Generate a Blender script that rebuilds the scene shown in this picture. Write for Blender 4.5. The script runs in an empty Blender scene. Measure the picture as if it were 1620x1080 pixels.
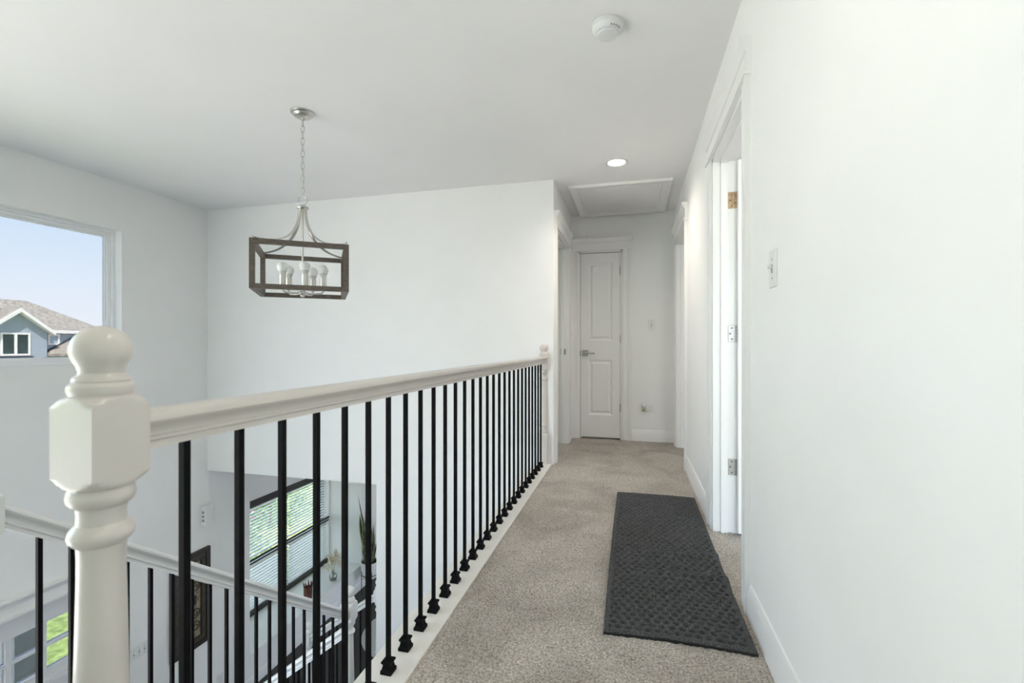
import bpy, bmesh, math, random
import numpy as np
from mathutils import Vector, noise as mnoise

random.seed(7)
rng = np.random.default_rng(7)
scene = bpy.context.scene
COL = scene.collection
PI = math.pi

# ------------------------------------------------------------------ camera
YAW = math.radians(14.43)
cam_d = bpy.data.cameras.new('camera')
cam = bpy.data.objects.new('camera', cam_d)
COL.objects.link(cam)
cam.location = (0, 0, 1.03)
cam.rotation_euler = (PI / 2, 0, YAW)
cam_d.sensor_width = 36.0
cam_d.lens = 738 / 1620 * 36
cam_d.shift_y = 5 / 1620
cam_d.clip_start = 0.05
cam_d.clip_end = 400
cam_d.dof.use_dof = True
cam_d.dof.focus_distance = 3.2
cam_d.dof.aperture_fstop = 5.0
scene.camera = cam

# ------------------------------------------------------------------ world, sun, exposure
vs = scene.view_settings
vs.view_transform = 'Standard'
vs.look = 'None'
vs.gamma = 1.0
vs.use_curve_mapping = False
vs.exposure = 1.12

world = bpy.data.worlds.new('sky')
scene.world = world
world.use_nodes = True
wn = world.node_tree.nodes
wl = world.node_tree.links
wn.clear()
w_out = wn.new('ShaderNodeOutputWorld')
w_bg = wn.new('ShaderNodeBackground')
w_tc = wn.new('ShaderNodeTexCoord')
w_sep = wn.new('ShaderNodeSeparateXYZ')
w_ramp = wn.new('ShaderNodeValToRGB')
wl.new(w_tc.outputs['Generated'], w_sep.inputs[0])
wl.new(w_sep.outputs['Z'], w_ramp.inputs[0])
els = w_ramp.color_ramp.elements
els[0].position = 0.0
els[0].color = (0.92, 0.955, 1.0, 1)
els[1].position = 1.0
els[1].color = (0.50, 0.64, 0.95, 1)
e = els.new(0.10); e.color = (0.80, 0.90, 1.0, 1)
e = els.new(0.24); e.color = (0.60, 0.785, 1.0, 1)
wl.new(w_ramp.outputs[0], w_bg.inputs['Color'])
w_bg.inputs['Strength'].default_value = 2.6
wl.new(w_bg.outputs[0], w_out.inputs[0])

sun_d = bpy.data.lights.new('sun', 'SUN')
sun_d.energy = 13.0
sun_d.angle = math.radians(0.6)
sun_d.color = (1.0, 0.95, 0.87)
sun = bpy.data.objects.new('sun', sun_d)
COL.objects.link(sun)
sun.rotation_euler = Vector((-0.42, 0.50, -0.98)).to_track_quat('-Z', 'Y').to_euler()     # from behind the house, high


# ------------------------------------------------------------------ materials
def mat(name, color, rough=0.5, metal=0.0, nscale=0.0, namt=0.0, bump=0.0, bscale=200.0, coat=0.0,
        emit=None, emit_s=0.0, detail=2.0, stretch=None, spec=None):
    m = bpy.data.materials.new(name)
    m.use_nodes = True
    nt = m.node_tree
    b = nt.nodes['Principled BSDF']
    b.inputs['Base Color'].default_value = (*color, 1)
    b.inputs['Roughness'].default_value = rough
    b.inputs['Metallic'].default_value = metal
    if spec is not None:
        b.inputs['Specular IOR Level'].default_value = spec
    if coat:
        b.inputs['Coat Weight'].default_value = coat
    tc = nt.nodes.new('ShaderNodeTexCoord')
    src = tc.outputs['Object']
    if stretch:
        mp = nt.nodes.new('ShaderNodeMapping')
        mp.inputs['Scale'].default_value = stretch
        nt.links.new(src, mp.inputs[0])
        src = mp.outputs[0]
    if namt:
        n = nt.nodes.new('ShaderNodeTexNoise')
        n.inputs['Scale'].default_value = nscale
        n.inputs['Detail'].default_value = detail
        nt.links.new(src, n.inputs['Vector'])
        r = nt.nodes.new('ShaderNodeValToRGB')
        r.color_ramp.elements[0].position = 0.3
        r.color_ramp.elements[1].position = 0.7
        r.color_ramp.elements[0].color = (*[max(0, c * (1 - namt)) for c in color], 1)
        r.color_ramp.elements[1].color = (*[min(1, c * (1 + namt)) for c in color], 1)
        nt.links.new(n.outputs['Fac'], r.inputs[0])
        nt.links.new(r.outputs[0], b.inputs['Base Color'])
    if bump:
        n2 = nt.nodes.new('ShaderNodeTexNoise')
        n2.inputs['Scale'].default_value = bscale
        n2.inputs['Detail'].default_value = 3
        nt.links.new(src, n2.inputs['Vector'])
        bp = nt.nodes.new('ShaderNodeBump')
        bp.inputs['Strength'].default_value = bump
        bp.inputs['Distance'].default_value = 0.002
        nt.links.new(n2.outputs['Fac'], bp.inputs['Height'])
        nt.links.new(bp.outputs[0], b.inputs['Normal'])
    if emit:
        b.inputs['Emission Color'].default_value = (*emit, 1)
        b.inputs['Emission Strength'].default_value = emit_s
    return m


def glass_mat(name, tint, refl=0.06):
    m = bpy.data.materials.new(name)
    m.use_nodes = True
    nt = m.node_tree
    nt.nodes.clear()
    out = nt.nodes.new('ShaderNodeOutputMaterial')
    tr = nt.nodes.new('ShaderNodeBsdfTransparent')
    gl = nt.nodes.new('ShaderNodeBsdfGlossy')
    mx = nt.nodes.new('ShaderNodeMixShader')
    tr.inputs[0].default_value = (*tint, 1)
    gl.inputs['Roughness'].default_value = 0.02
    mx.inputs[0].default_value = refl
    nt.links.new(tr.outputs[0], mx.inputs[1])
    nt.links.new(gl.outputs[0], mx.inputs[2])
    nt.links.new(mx.outputs[0], out.inputs[0])
    return m


def carpet_mat(name, c0, c1, streak=True):
    m = bpy.data.materials.new(name)
    m.use_nodes = True
    nt = m.node_tree
    b = nt.nodes['Principled BSDF']
    b.inputs['Roughness'].default_value = 0.95
    b.inputs['Specular IOR Level'].default_value = 0.05
    b.inputs['Sheen Weight'].default_value = 0.15
    tc = nt.nodes.new('ShaderNodeTexCoord')
    n = nt.nodes.new('ShaderNodeTexNoise')
    n.inputs['Scale'].default_value = 150
    n.inputs['Detail'].default_value = 5
    nt.links.new(tc.outputs['Object'], n.inputs['Vector'])
    r = nt.nodes.new('ShaderNodeValToRGB')
    r.color_ramp.elements[0].position = 0.33
    r.color_ramp.elements[1].position = 0.66
    r.color_ramp.elements[0].color = (*c0, 1)
    r.color_ramp.elements[1].color = (*c1, 1)
    nt.links.new(n.outputs['Fac'], r.inputs[0])
    n2 = nt.nodes.new('ShaderNodeTexNoise')
    n2.inputs['Scale'].default_value = 2.6
    n2.inputs['Detail'].default_value = 5
    n2.inputs['Distortion'].default_value = 0.8
    nt.links.new(tc.outputs['Object'], n2.inputs['Vector'])
    r2 = nt.nodes.new('ShaderNodeValToRGB')
    r2.color_ramp.elements[0].position = 0.35
    r2.color_ramp.elements[1].position = 0.62
    r2.color_ramp.elements[0].color = (0.74, 0.73, 0.72, 1)
    r2.color_ramp.elements[1].color = (1.0, 1.0, 1.0, 1)
    nt.links.new(n2.outputs['Fac'], r2.inputs[0])
    mx = nt.nodes.new('ShaderNodeMix')
    mx.data_type = 'RGBA'
    mx.blend_type = 'MULTIPLY'
    mx.inputs['Factor'].default_value = 1.0
    nt.links.new(r.outputs[0], mx.inputs['A'])
    nt.links.new(r2.outputs[0], mx.inputs['B'])
    nt.links.new(mx.outputs['Result'], b.inputs['Base Color'])
    bp = nt.nodes.new('ShaderNodeBump')
    bp.inputs['Strength'].default_value = 0.7
    bp.inputs['Distance'].default_value = 0.004
    nt.links.new(n.outputs['Fac'], bp.inputs['Height'])
    nt.links.new(bp.outputs[0], b.inputs['Normal'])
    return m


def plank_mat(name, c, axis_scale):
    m = bpy.data.materials.new(name)
    m.use_nodes = True
    nt = m.node_tree
    b = nt.nodes['Principled BSDF']
    b.inputs['Roughness'].default_value = 0.42
    tc = nt.nodes.new('ShaderNodeTexCoord')
    mp = nt.nodes.new('ShaderNodeMapping')
    mp.inputs['Rotation'].default_value = (0, 0, PI / 2)
    nt.links.new(tc.outputs['Object'], mp.inputs[0])
    br = nt.nodes.new('ShaderNodeTexBrick')
    br.inputs['Scale'].default_value = axis_scale
    br.inputs['Color1'].default_value = (*c, 1)
    br.inputs['Color2'].default_value = (*[v * 1.35 for v in c], 1)
    br.inputs['Mortar'].default_value = (*[v * 0.4 for v in c], 1)
    br.inputs['Mortar Size'].default_value = 0.006
    br.inputs['Brick Width'].default_value = 1.2
    br.inputs['Row Height'].default_value = 0.12
    nt.links.new(mp.outputs[0], br.inputs['Vector'])
    nt.links.new(br.outputs['Color'], b.inputs['Base Color'])
    return m


def stripes_mat(name, c, dark, period, axis='Z', duty=0.85, rough=0.7):
    """clapboard courses too fine to tell apart at forty metres"""
    m = bpy.data.materials.new(name)
    m.use_nodes = True
    nt = m.node_tree
    b = nt.nodes['Principled BSDF']
    b.inputs['Roughness'].default_value = rough
    tc = nt.nodes.new('ShaderNodeTexCoord')
    sp = nt.nodes.new('ShaderNodeSeparateXYZ')
    nt.links.new(tc.outputs['Object'], sp.inputs[0])
    md = nt.nodes.new('ShaderNodeMath')
    md.operation = 'FLOORED_MODULO'
    md.inputs[1].default_value = period
    nt.links.new(sp.outputs[axis], md.inputs[0])
    gt = nt.nodes.new('ShaderNodeMath')
    gt.operation = 'GREATER_THAN'
    gt.inputs[1].default_value = period * duty
    nt.links.new(md.outputs[0], gt.inputs[0])
    mx = nt.nodes.new('ShaderNodeMix')
    mx.data_type = 'RGBA'
    mx.inputs['A'].default_value = (*c, 1)
    mx.inputs['B'].default_value = (*dark, 1)
    nt.links.new(gt.outputs[0], mx.inputs['Factor'])
    nt.links.new(mx.outputs['Result'], b.inputs['Base Color'])
    return m


M = {}
M['wall'] = mat('wall_paint', (0.92, 0.913, 0.906), 0.75, bump=0.05, bscale=300, nscale=3, namt=0.01)
M['ceiling'] = mat('ceiling_paint', (0.925, 0.918, 0.91), 0.9, bump=0.05, bscale=250, nscale=2, namt=0.01)
M['trim'] = mat('trim_paint', (0.91, 0.90, 0.89), 0.35, nscale=4, namt=0.008)
M['rail'] = mat('shaded_rail_paint', (0.67, 0.625, 0.588), 0.3, nscale=9, namt=0.012, coat=0.2)  # white paint darkened: the near newel's shade is put into the colour
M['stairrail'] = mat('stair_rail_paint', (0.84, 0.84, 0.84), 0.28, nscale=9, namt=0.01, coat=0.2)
M['board'] = mat('cream_board_paint', (0.86, 0.83, 0.79), 0.4, nscale=5, namt=0.01)
M['iron'] = mat('black_iron', (0.005, 0.005, 0.0055), 0.55, 0.0, nscale=60, namt=0.3, spec=0.08)
M['carpet'] = carpet_mat('carpet_pile', (0.27, 0.238, 0.206), (0.70, 0.64, 0.578))
M['mat'] = mat('charcoal_ribbed_pile', (0.085, 0.085, 0.088), 0.95, nscale=420, namt=0.55, bump=0.6, bscale=420, detail=3, spec=0.1)
_r = [n for n in M['mat'].node_tree.nodes if n.type == 'VALTORGB'][0].color_ramp
_r.elements[0].position, _r.elements[1].position = 0.44, 0.62
_r.elements[1].color = (0.17, 0.17, 0.175, 1)
M['mat_edge'] = mat('rubber_edge', (0.012, 0.012, 0.012), 0.7, nscale=50, namt=0.3)
M['nickel'] = mat('brushed_nickel', (0.62, 0.60, 0.56), 0.32, 1.0, nscale=120, namt=0.08, stretch=(1, 1, 8))
M['steel'] = mat('satin_steel', (0.42, 0.41, 0.40), 0.4, 1.0, nscale=90, namt=0.1)
M['brass'] = mat('aged_brass', (0.50, 0.36, 0.22), 0.45, 0.8, nscale=60, namt=0.35)
M['darkwood'] = mat('grey_brown_wood', (0.115, 0.090, 0.072), 0.5, 0.0, nscale=40, namt=0.35, stretch=(1, 1, 6), bump=0.1, bscale=90)
M['bulb'] = mat('frosted_bulb', (0.92, 0.92, 0.90), 0.35, nscale=20, namt=0.005)
M['bulb_neck'] = mat('bulb_neck_plastic', (0.66, 0.66, 0.66), 0.45, nscale=20, namt=0.01)
M['plastic'] = mat('white_plastic', (0.84, 0.84, 0.83), 0.35, nscale=20, namt=0.006)
M['detector'] = mat('detector_plastic', (0.80, 0.80, 0.79), 0.45, nscale=20, namt=0.006)
M['slot'] = mat('dark_slot', (0.10, 0.10, 0.10), 0.6, nscale=50, namt=0.2)
M['greyslot'] = mat('grey_slot', (0.33, 0.33, 0.33), 0.6, nscale=50, namt=0.1)
M['plug'] = mat('tan_plastic', (0.52, 0.45, 0.34), 0.4, nscale=30, namt=0.05)
M['lamp'] = mat('lit_lens', (1, 1, 1), 0.5, emit=(1.0, 0.93, 0.82), emit_s=7.0, nscale=5, namt=0.0)
M['vinyl'] = mat('white_vinyl', (0.93, 0.93, 0.94), 0.35, nscale=4, namt=0.008)
M['glass'] = glass_mat('tinted_window_glass', (0.41, 0.41, 0.415), 0.015)
M['bayglass'] = glass_mat('bay_window_glass', (0.72, 0.725, 0.72), 0.02)
M['clear'] = glass_mat('clear_glass', (0.86, 0.88, 0.87), 0.12)
M['blackframe'] = mat('black_window_frame', (0.030, 0.029, 0.026), 0.45, nscale=20, namt=0.15)
M['slat'] = mat('blind_slat_white', (0.82, 0.82, 0.80), 0.45, nscale=8, namt=0.01)
M['floor'] = plank_mat('dark_plank_floor', (0.022, 0.017, 0.014), 1.0)
M['tread'] = mat('dark_tread_wood', (0.035, 0.025, 0.02), 0.35, nscale=20, namt=0.3, stretch=(1, 8, 1))
M['rug'] = mat('pale_rug_weave', (0.56, 0.56, 0.53), 0.95, nscale=60, namt=0.12, bump=0.5, bscale=150)
M['leaf'] = mat('snake_leaf', (0.035, 0.060, 0.030), 0.4, nscale=14, namt=0.6, stretch=(1, 1, 4))
M['leaf_edge'] = mat('snake_leaf_margin', (0.36, 0.36, 0.20), 0.45, nscale=20, namt=0.1)
M['pot'] = mat('white_ceramic', (0.80, 0.80, 0.79), 0.3, nscale=10, namt=0.01)
M['soil'] = mat('potting_soil', (0.02, 0.015, 0.012), 0.95, nscale=60, namt=0.5, bump=0.8)
M['petal'] = mat('cream_petal', (0.78, 0.71, 0.55), 0.6, nscale=40, namt=0.1)
M['stem'] = mat('dry_stem', (0.40, 0.34, 0.18), 0.7, nscale=40, namt=0.2)
M['clay'] = mat('red_brown_wood', (0.13, 0.045, 0.028), 0.55, nscale=25, namt=0.5, stretch=(1, 1, 0.4))
M['art_frame'] = mat('dark_frame', (0.020, 0.014, 0.010), 0.4, nscale=20, namt=0.4)
M['art_panel'] = mat('aged_gold_panel', (0.27, 0.23, 0.15), 0.6, nscale=22, namt=0.45)
M['art_liner'] = mat('bronze_liner', (0.045, 0.034, 0.022), 0.45, nscale=30, namt=0.4)
M['siding'] = stripes_mat('blue_grey_clapboard', (0.36, 0.42, 0.48), (0.25, 0.30, 0.36), 0.16)
M['shingle'] = mat('grey_tan_shingle', (0.30, 0.275, 0.235), 0.9, nscale=3.2, namt=0.5, detail=5, stretch=(1, 1.2, 3))
M['housetrim'] = mat('house_white_trim', (0.82, 0.80, 0.78), 0.6, nscale=4, namt=0.01)
M['houseglass'] = mat('dark_house_window', (0.025, 0.055, 0.055), 0.15, nscale=1.2, namt=0.5)
M['houseblind'] = mat('house_blind', (0.36, 0.45, 0.50), 0.6, nscale=4, namt=0.03)
M['flash'] = mat('dark_flashing', (0.05, 0.06, 0.08), 0.6, nscale=4, namt=0.1)
M['brick'] = mat('tan_stone_base', (0.48, 0.43, 0.36), 0.9, nscale=8, namt=0.2)
M['grass'] = mat('lawn_grass', (0.27, 0.37, 0.12), 0.9, nscale=9, namt=0.45, detail=6)
M['asphalt'] = mat('asphalt', (0.16, 0.16, 0.16), 0.9, nscale=20, namt=0.15)
M['concrete'] = mat('concrete', (0.50, 0.46, 0.41), 0.9, nscale=6, namt=0.08)
M['paver'] = mat('grey_paver', (0.24, 0.235, 0.23), 0.9, nscale=6, namt=0.1)
M['column'] = mat('grey_green_column', (0.30, 0.32, 0.30), 0.7, nscale=3, namt=0.06)
M['shrub'] = mat('shrub_leaf', (0.10, 0.20, 0.055), 0.6, nscale=5, namt=0.5)
M['blossom'] = mat('pink_blossom', (0.62, 0.20, 0.36), 0.6, nscale=15, namt=0.15)
M['frontdoor'] = mat('front_door_paint', (0.80, 0.80, 0.82), 0.4, nscale=4, namt=0.01)


# ------------------------------------------------------------------ mesh helpers
def abs_loc(o):
    v = Vector((0, 0, 0))
    while o is not None:
        v += o.location
        o = o.parent
    return v


class MB:
    def __init__(self):
        self.v = []
        self.f = []

    def add(self, verts, faces):
        k = len(self.v)
        self.v += [tuple(p) for p in verts]
        self.f += [tuple(i + k for i in fc) for fc in faces]
        return self

    def box(self, x0, x1, y0, y1, z0, z1, ch=0.0):
        if ch <= 0:
            vs_ = [(x, y, z) for z in (z0, z1) for y in (y0, y1) for x in (x0, x1)]
            return self.add(vs_, [(0, 2, 3, 1), (4, 5, 7, 6), (0, 1, 5, 4), (2, 6, 7, 3), (0, 4, 6, 2), (1, 3, 7, 5)])
        bm = bmesh.new()
        bmesh.ops.create_cube(bm, size=1)
        for q in bm.verts:
            q.co = Vector(((x0 + x1) / 2 + q.co.x * (x1 - x0), (y0 + y1) / 2 + q.co.y * (y1 - y0), (z0 + z1) / 2 + q.co.z * (z1 - z0)))
        bmesh.ops.bevel(bm, geom=list(bm.edges), offset=ch, segments=2, affect='EDGES', profile=0.5)
        bm.verts.index_update()
        self.add([q.co[:] for q in bm.verts], [[q.index for q in fc.verts] for fc in bm.faces])
        bm.free()
        return self

    def prism(self, pts, p0, p1, u, w):
        """cross-section pts (a,b) laid out along the vectors u,w and swept from p0 to p1"""
        p0, p1, u, w = Vector(p0), Vector(p1), Vector(u), Vector(w)
        n = len(pts)
        vs_ = [p0 + u * a + w * b for a, b in pts] + [p1 + u * a + w * b for a, b in pts]
        fs = [(i, (i + 1) % n, n + (i + 1) % n, n + i) for i in range(n)]
        fs += [tuple(range(n - 1, -1, -1)), tuple(range(n, 2 * n))]
        return self.add(vs_, fs)

    def stack(self, rings, cap=True):
        n = len(rings[0])
        k = len(self.v)
        for r in rings:
            self.v += [tuple(p) for p in r]
        for j in range(len(rings) - 1):
            for i in range(n):
                a = k + j * n + i
                b = k + j * n + (i + 1) % n
                self.f.append((a, b, b + n, a + n))
        if cap:
            self.f.append(tuple(k + i for i in range(n - 1, -1, -1)))
            self.f.append(tuple(k + (len(rings) - 1) * n + i for i in range(n)))
        return self

    def lathe(self, prof, seg=24, c=(0, 0, 0)):
        rings = [[(c[0] + r * math.cos(2 * PI * i / seg), c[1] + r * math.sin(2 * PI * i / seg), c[2] + z) for i in range(seg)] for r, z in prof]
        return self.stack(rings)

    def tube(self, path, rad, seg=8, closed=False, flat=None):
        P = [Vector(p) for p in path]
        n = len(P)
        rings = []
        up = Vector((0, 0, 1))
        prev = None
        for i in range(n):
            if closed:
                t = (P[(i + 1) % n] - P[i - 1]).normalized()
            else:
                t = (P[min(i + 1, n - 1)] - P[max(i - 1, 0)]).normalized()
            if prev is None:
                a = t.cross(up)
                if a.length < 1e-4:
                    a = t.cross(Vector((1, 0, 0)))
                a.normalize()
            else:
                a = (prev - t * prev.dot(t)).normalized()
            prev = a
            b = t.cross(a).normalized()
            r = rad[i] if isinstance(rad, (list, tuple)) else rad
            r2 = r * flat if flat else r
            rings.append([P[i] + a * (r * math.cos(2 * PI * j / seg)) + b * (r2 * math.sin(2 * PI * j / seg)) for j in range(seg)])
        if closed:
            rings.append(rings[0])
            return self.stack(rings, cap=False)
        return self.stack(rings)

    def build(self, name, material, parent=None, smooth=None):
        me = bpy.data.meshes.new(name)
        off = abs_loc(parent) if parent else Vector((0, 0, 0))
        me.from_pydata([(x - off.x, y - off.y, z - off.z) for x, y, z in self.v], [], self.f)
        me.validate()
        bm = bmesh.new()
        bm.from_mesh(me)
        bmesh.ops.recalc_face_normals(bm, faces=bm.faces)
        bm.to_mesh(me)
        bm.free()
        me.materials.append(M[material])
        if smooth:
            for p in me.polygons:
                p.use_smooth = True
            me.set_sharp_from_angle(angle=math.radians(smooth))
        o = bpy.data.objects.new(name, me)
        COL.objects.link(o)
        o.parent = parent
        return o


def tag(o, label=None, cat=None, group=None, kind=None):
    if label: o['label'] = label
    if cat: o['category'] = cat
    if group: o['group'] = group
    if kind: o['kind'] = kind
    return o


def empty(name, loc, label=None, cat=None, group=None, kind=None):
    o = bpy.data.objects.new(name, None)
    o.empty_display_size = 0.1
    COL.objects.link(o)
    o.location = loc
    return tag(o, label, cat, group, kind)


def dup(o, parent, loc):
    """copy of a part with its sub-parts"""
    c = o.copy()
    COL.objects.link(c)
    c.parent = parent
    c.location = loc
    for ch in list(o.children):
        d = ch.copy()
        COL.objects.link(d)
        d.parent = c
    return c


def panel(ax, n0, n1, u0, u1, v0, v1, holes=()):
    """a slab with rectangular holes; ax = normal axis; (u,v) = (Y,Z) for X, (X,Z) for Y, (X,Y) for Z"""
    us = sorted({u0, u1, *[h[0] for h in holes], *[h[1] for h in holes]})
    vs_ = sorted({v0, v1, *[h[2] for h in holes], *[h[3] for h in holes]})
    us = [u for u in us if u0 <= u <= u1]
    vs_ = [v for v in vs_ if v0 <= v <= v1]

    def solid(i, j):
        if i < 0 or j < 0 or i >= len(us) - 1 or j >= len(vs_) - 1:
            return False
        cu, cv = (us[i] + us[i + 1]) / 2, (vs_[j] + vs_[j + 1]) / 2
        return not any(h[0] < cu < h[1] and h[2] < cv < h[3] for h in holes)

    def P(n, u, v):
        return {'X': (n, u, v), 'Y': (u, n, v), 'Z': (u, v, n)}[ax]
    mb = MB()
    for i in range(len(us) - 1):
        for j in range(len(vs_) - 1):
            if not solid(i, j):
                continue
            a, b, c, d = us[i], us[i + 1], vs_[j], vs_[j + 1]
            for n in (n0, n1):
                mb.add([P(n, a, c), P(n, b, c), P(n, b, d), P(n, a, d)], [(0, 1, 2, 3)])
            for di, dj, q in ((-1, 0, ((a, c), (a, d))), (1, 0, ((b, c), (b, d))), (0, -1, ((a, c), (b, c))), (0, 1, ((a, d), (b, d)))):
                if not solid(i + di, j + dj):
                    (p, q_), (r, s) = q
                    mb.add([P(n0, p, q_), P(n1, p, q_), P(n1, r, s), P(n0, r, s)], [(0, 1, 2, 3)])
    return mb


def weld(o):
    bm = bmesh.new()
    bm.from_mesh(o.data)
    bmesh.ops.remove_doubles(bm, verts=bm.verts, dist=1e-5)
    bmesh.ops.recalc_face_normals(bm, faces=bm.faces)
    bm.to_mesh(o.data)
    bm.free()
    return o


def S(o, label=None):
    o['kind'] = 'structure'
    if label:
        o['label'] = label
    return o


# ------------------------------------------------------------------ main dimensions
XR = 0.435            # right wall face
XL = -4.32            # left (window) wall face
YB = 3.95             # foyer back wall face
YE = 5.15             # hall end wall face
XH = -0.65            # hall left wall face (beyond the foyer)
CEIL = 2.44
LOW = -2.98           # lower floor
LCEIL = -0.29         # lower ceiling
XRAIL = -0.735
REAR = -1.7
D1 = (2.02, 2.78)     # doorway on the right wall, near
D2 = (4.12, 4.93)     # doorway on the right wall, far
D3 = (4.09, 4.85)     # doorway on the hall left wall
DT = 2.05

# ------------------------------------------------------------------ structure
S(weld(panel('Z', CEIL, CEIL + 0.15, -4.6, 4.0, REAR, 8.7).build('ceiling', 'ceiling')), 'smooth white painted ceiling over hall and foyer')
S(weld(panel('X', XR, XR + 0.12, REAR, YE, 0, CEIL, [(D1[0], D1[1], -0.1, DT), (D2[0], D2[1], -0.1, DT)]).build('wall_right', 'wall')), 'plain white hall wall on the right')
S(weld(panel('Y', YE, YE + 0.12, XH - 0.12, XR + 0.12, 0, CEIL, [(-0.57, -0.10, -0.1, DT)]).build('wall_end', 'wall')), 'white wall at the end of the hall')
S(weld(panel('Y', YB, YB + 0.12, XL, XH, LOW, CEIL, [(XL - .01, -2.34, LOW - .1, LCEIL)]).build('wall_back', 'wall')), 'tall white foyer wall behind the chandelier')
S(weld(panel('X', XH - 0.12, XH, YB + 0.12, YE, 0, CEIL, [(D3[0], D3[1], -0.1, DT)]).build('wall_hall', 'wall')), 'short white hall wall past the railing')
WIN = (1.15, 3.10, 0.87, 2.025)
FD = (2.00, 2.94, LOW - .01, -0.93)
BAY = (4.51, 6.83, -2.60, -0.45)
S(weld(panel('X', XL - 0.15, XL, REAR, 8.6, LOW, CEIL,
             [WIN, FD, BAY, (REAR - .01, 0.95, LOW + .1, CEIL - .06)]).build('wall_left', 'wall')), 'white foyer wall with the picture window')  # last hole: added opening out of view that lets daylight flood in
S(weld(panel('Y', REAR - .12, REAR, XL - .15, XR + .12, LOW, CEIL).build('wall_rear', 'wall')), 'white wall behind the viewer')
S(weld(panel('Y', 8.5, 8.62, XL, 0.6, LOW, LCEIL).build('wall_living', 'wall')), 'white far wall of the lower room')
S(weld(panel('Z', LCEIL, -0.03, XL, XR, YB + 0.12, 8.6).build('ceiling_lower', 'ceiling')), 'white ceiling of the lower room')
S(weld(panel('Z', LOW - 0.1, LOW, -4.47, 0.6, REAR, 8.62).build('floor_lower', 'floor')), 'dark plank floor of the lower storey')
S(weld(panel('X', -0.812, -0.70, REAR, YB, LOW, -0.02).build('wall_stair', 'wall')), 'white wall beside the stairs below the hall')
S(weld(panel('X', 0.48, 0.6, YB + 0.12, 8.5, LOW, LCEIL, [(5.4, 7.4, LOW + .1, -0.8)]).build('wall_living_side', 'wall')), 'white side wall of the lower room')  # hole added, unseen, to bring daylight into the lower room

# bay box with its window seat
bx0, bx1 = -5.08, -4.92
BW = (4.72, 6.80, -2.57, -1.06)
bay = S(weld(panel('X', bx0, bx1, 4.40, 6.95, -2.98, -0.40, [BW]).build('wall_bay', 'wall')), 'white bay wall around the black window')
MB().box(bx1, XL - .15, 4.40, 4.51, -2.60, -0.40).build('side_wall', 'wall', bay)
MB().box(bx1, XL - .15, 6.83, 6.95, -2.60, -0.40).build('side_wall', 'wall', bay)
MB().box(bx1, XL - .15, 4.51, 6.83, -0.45, -0.40).build('bay_ceiling', 'wall', bay)
MB().box(bx1, XL + 0.012, 4.52, 6.82, -2.605, -2.585, 0.003).build('window_seat', 'trim', bay)

# ------------------------------------------------------------------ carpeted floor: real pile relief
def carpet_grid(name, x0, x1, y0, y1, step, mask, mat_, amp=0.0035):
    nx = int((x1 - x0) / step) + 1
    ny = int((y1 - y0) / step) + 1
    gx, gy = np.meshgrid(x0 + np.arange(nx) * step, y0 + np.arange(ny) * step)
    h = rng.random((ny, nx))
    k = (h + np.roll(h, 1, 0) + np.roll(h, 1, 1) + np.roll(h, -1, 0) + np.roll(h, -1, 1)) / 5
    z = 0.004 + amp * (0.6 * h + 1.2 * (k - .5))
    gx = gx + (rng.random((ny, nx)) - .5) * step * .5
    gy = gy + (rng.random((ny, nx)) - .5) * step * .5
    co = np.stack([gx, gy, z], -1).reshape(-1, 3)
    idx = np.arange(nx * ny).reshape(ny, nx)
    q = np.stack([idx[:-1, :-1], idx[:-1, 1:], idx[1:, 1:], idx[1:, :-1]], -1)
    cx = (gx[:-1, :-1] + gx[1:, 1:]) / 2
    cy = (gy[:-1, :-1] + gy[1:, 1:]) / 2
    q = q[mask(cx, cy)].reshape(-1, 4)
    used = np.unique(q)
    remap = np.full(nx * ny, -1)
    remap[used] = np.arange(len(used))
    q = remap[q]
    co = co[used]
    me = bpy.data.meshes.new(name)
    me.vertices.add(len(co))
    me.vertices.foreach_set('co', co.ravel().astype(np.float32))
    me.loops.add(q.size)
    me.loops.foreach_set('vertex_index', q.ravel().astype(np.int32))
    me.polygons.add(len(q))
    me.polygons.foreach_set('loop_start', (np.arange(len(q)) * 4).astype(np.int32))
    me.polygons.foreach_set('use_smooth', np.ones(len(q), bool))
    me.update(calc_edges=True)
    me.validate()
    me.materials.append(M[mat_])
    o = bpy.data.objects.new(name, me)
    COL.objects.link(o)
    return o


fl = S(weld(panel('Z', -0.2, -0.002, -0.70, XR + 0.12, 0.60, YE + 0.12).build('floor', 'carpet')), 'grey beige carpeted hall floor')
S(weld(panel('Z', -0.2, 0.0, -1.9, XR + 0.12, REAR, 0.60).build('floor_near', 'carpet')), 'carpeted upper floor at the stair head')
S(weld(panel('Z', -0.2, 0.0, XR + 0.12, 4.0, REAR, YE + 3).build('floor_rooms', 'carpet')), 'carpet inside the rooms on the right')
S(weld(panel('Z', -0.028, 0.0, -2.5, -0.70, YB + 0.12, YE + 3).build('floor_bedroom', 'carpet')), 'carpet inside the room on the left')


def carpet_mask(x, y):
    m = (x < XR - 0.004) & (x > -0.668) & ((y < YB + 0.01) | (x > XH))
    m |= (x >= XR - 0.004) & (x < 0.85) & (y > D1[0]) & (y < D1[1] + .002)
    m |= (x >= XR - 0.004) & (x < 0.70) & (y > D2[0]) & (y < D2[1])
    m |= (x <= XH) & (x > -0.85) & (y > D3[0]) & (y < D3[1])
    return m


cp = carpet_grid('carpet_pile', -0.86, 0.86, 0.9, YE - 0.0, 0.0055, carpet_mask, 'carpet')
cp.parent = fl
cp['kind'] = 'stuff'
st = MB().box(-0.815, -0.665, 0.45, YB, -0.03, 0.012, 0.003).build('trim_1', 'board')
S(st, 'white painted board under the black balusters')
MB().box(-0.826, -0.812, 0.45, YB, -0.32, -0.005).build('fascia', 'trim', st)

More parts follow.
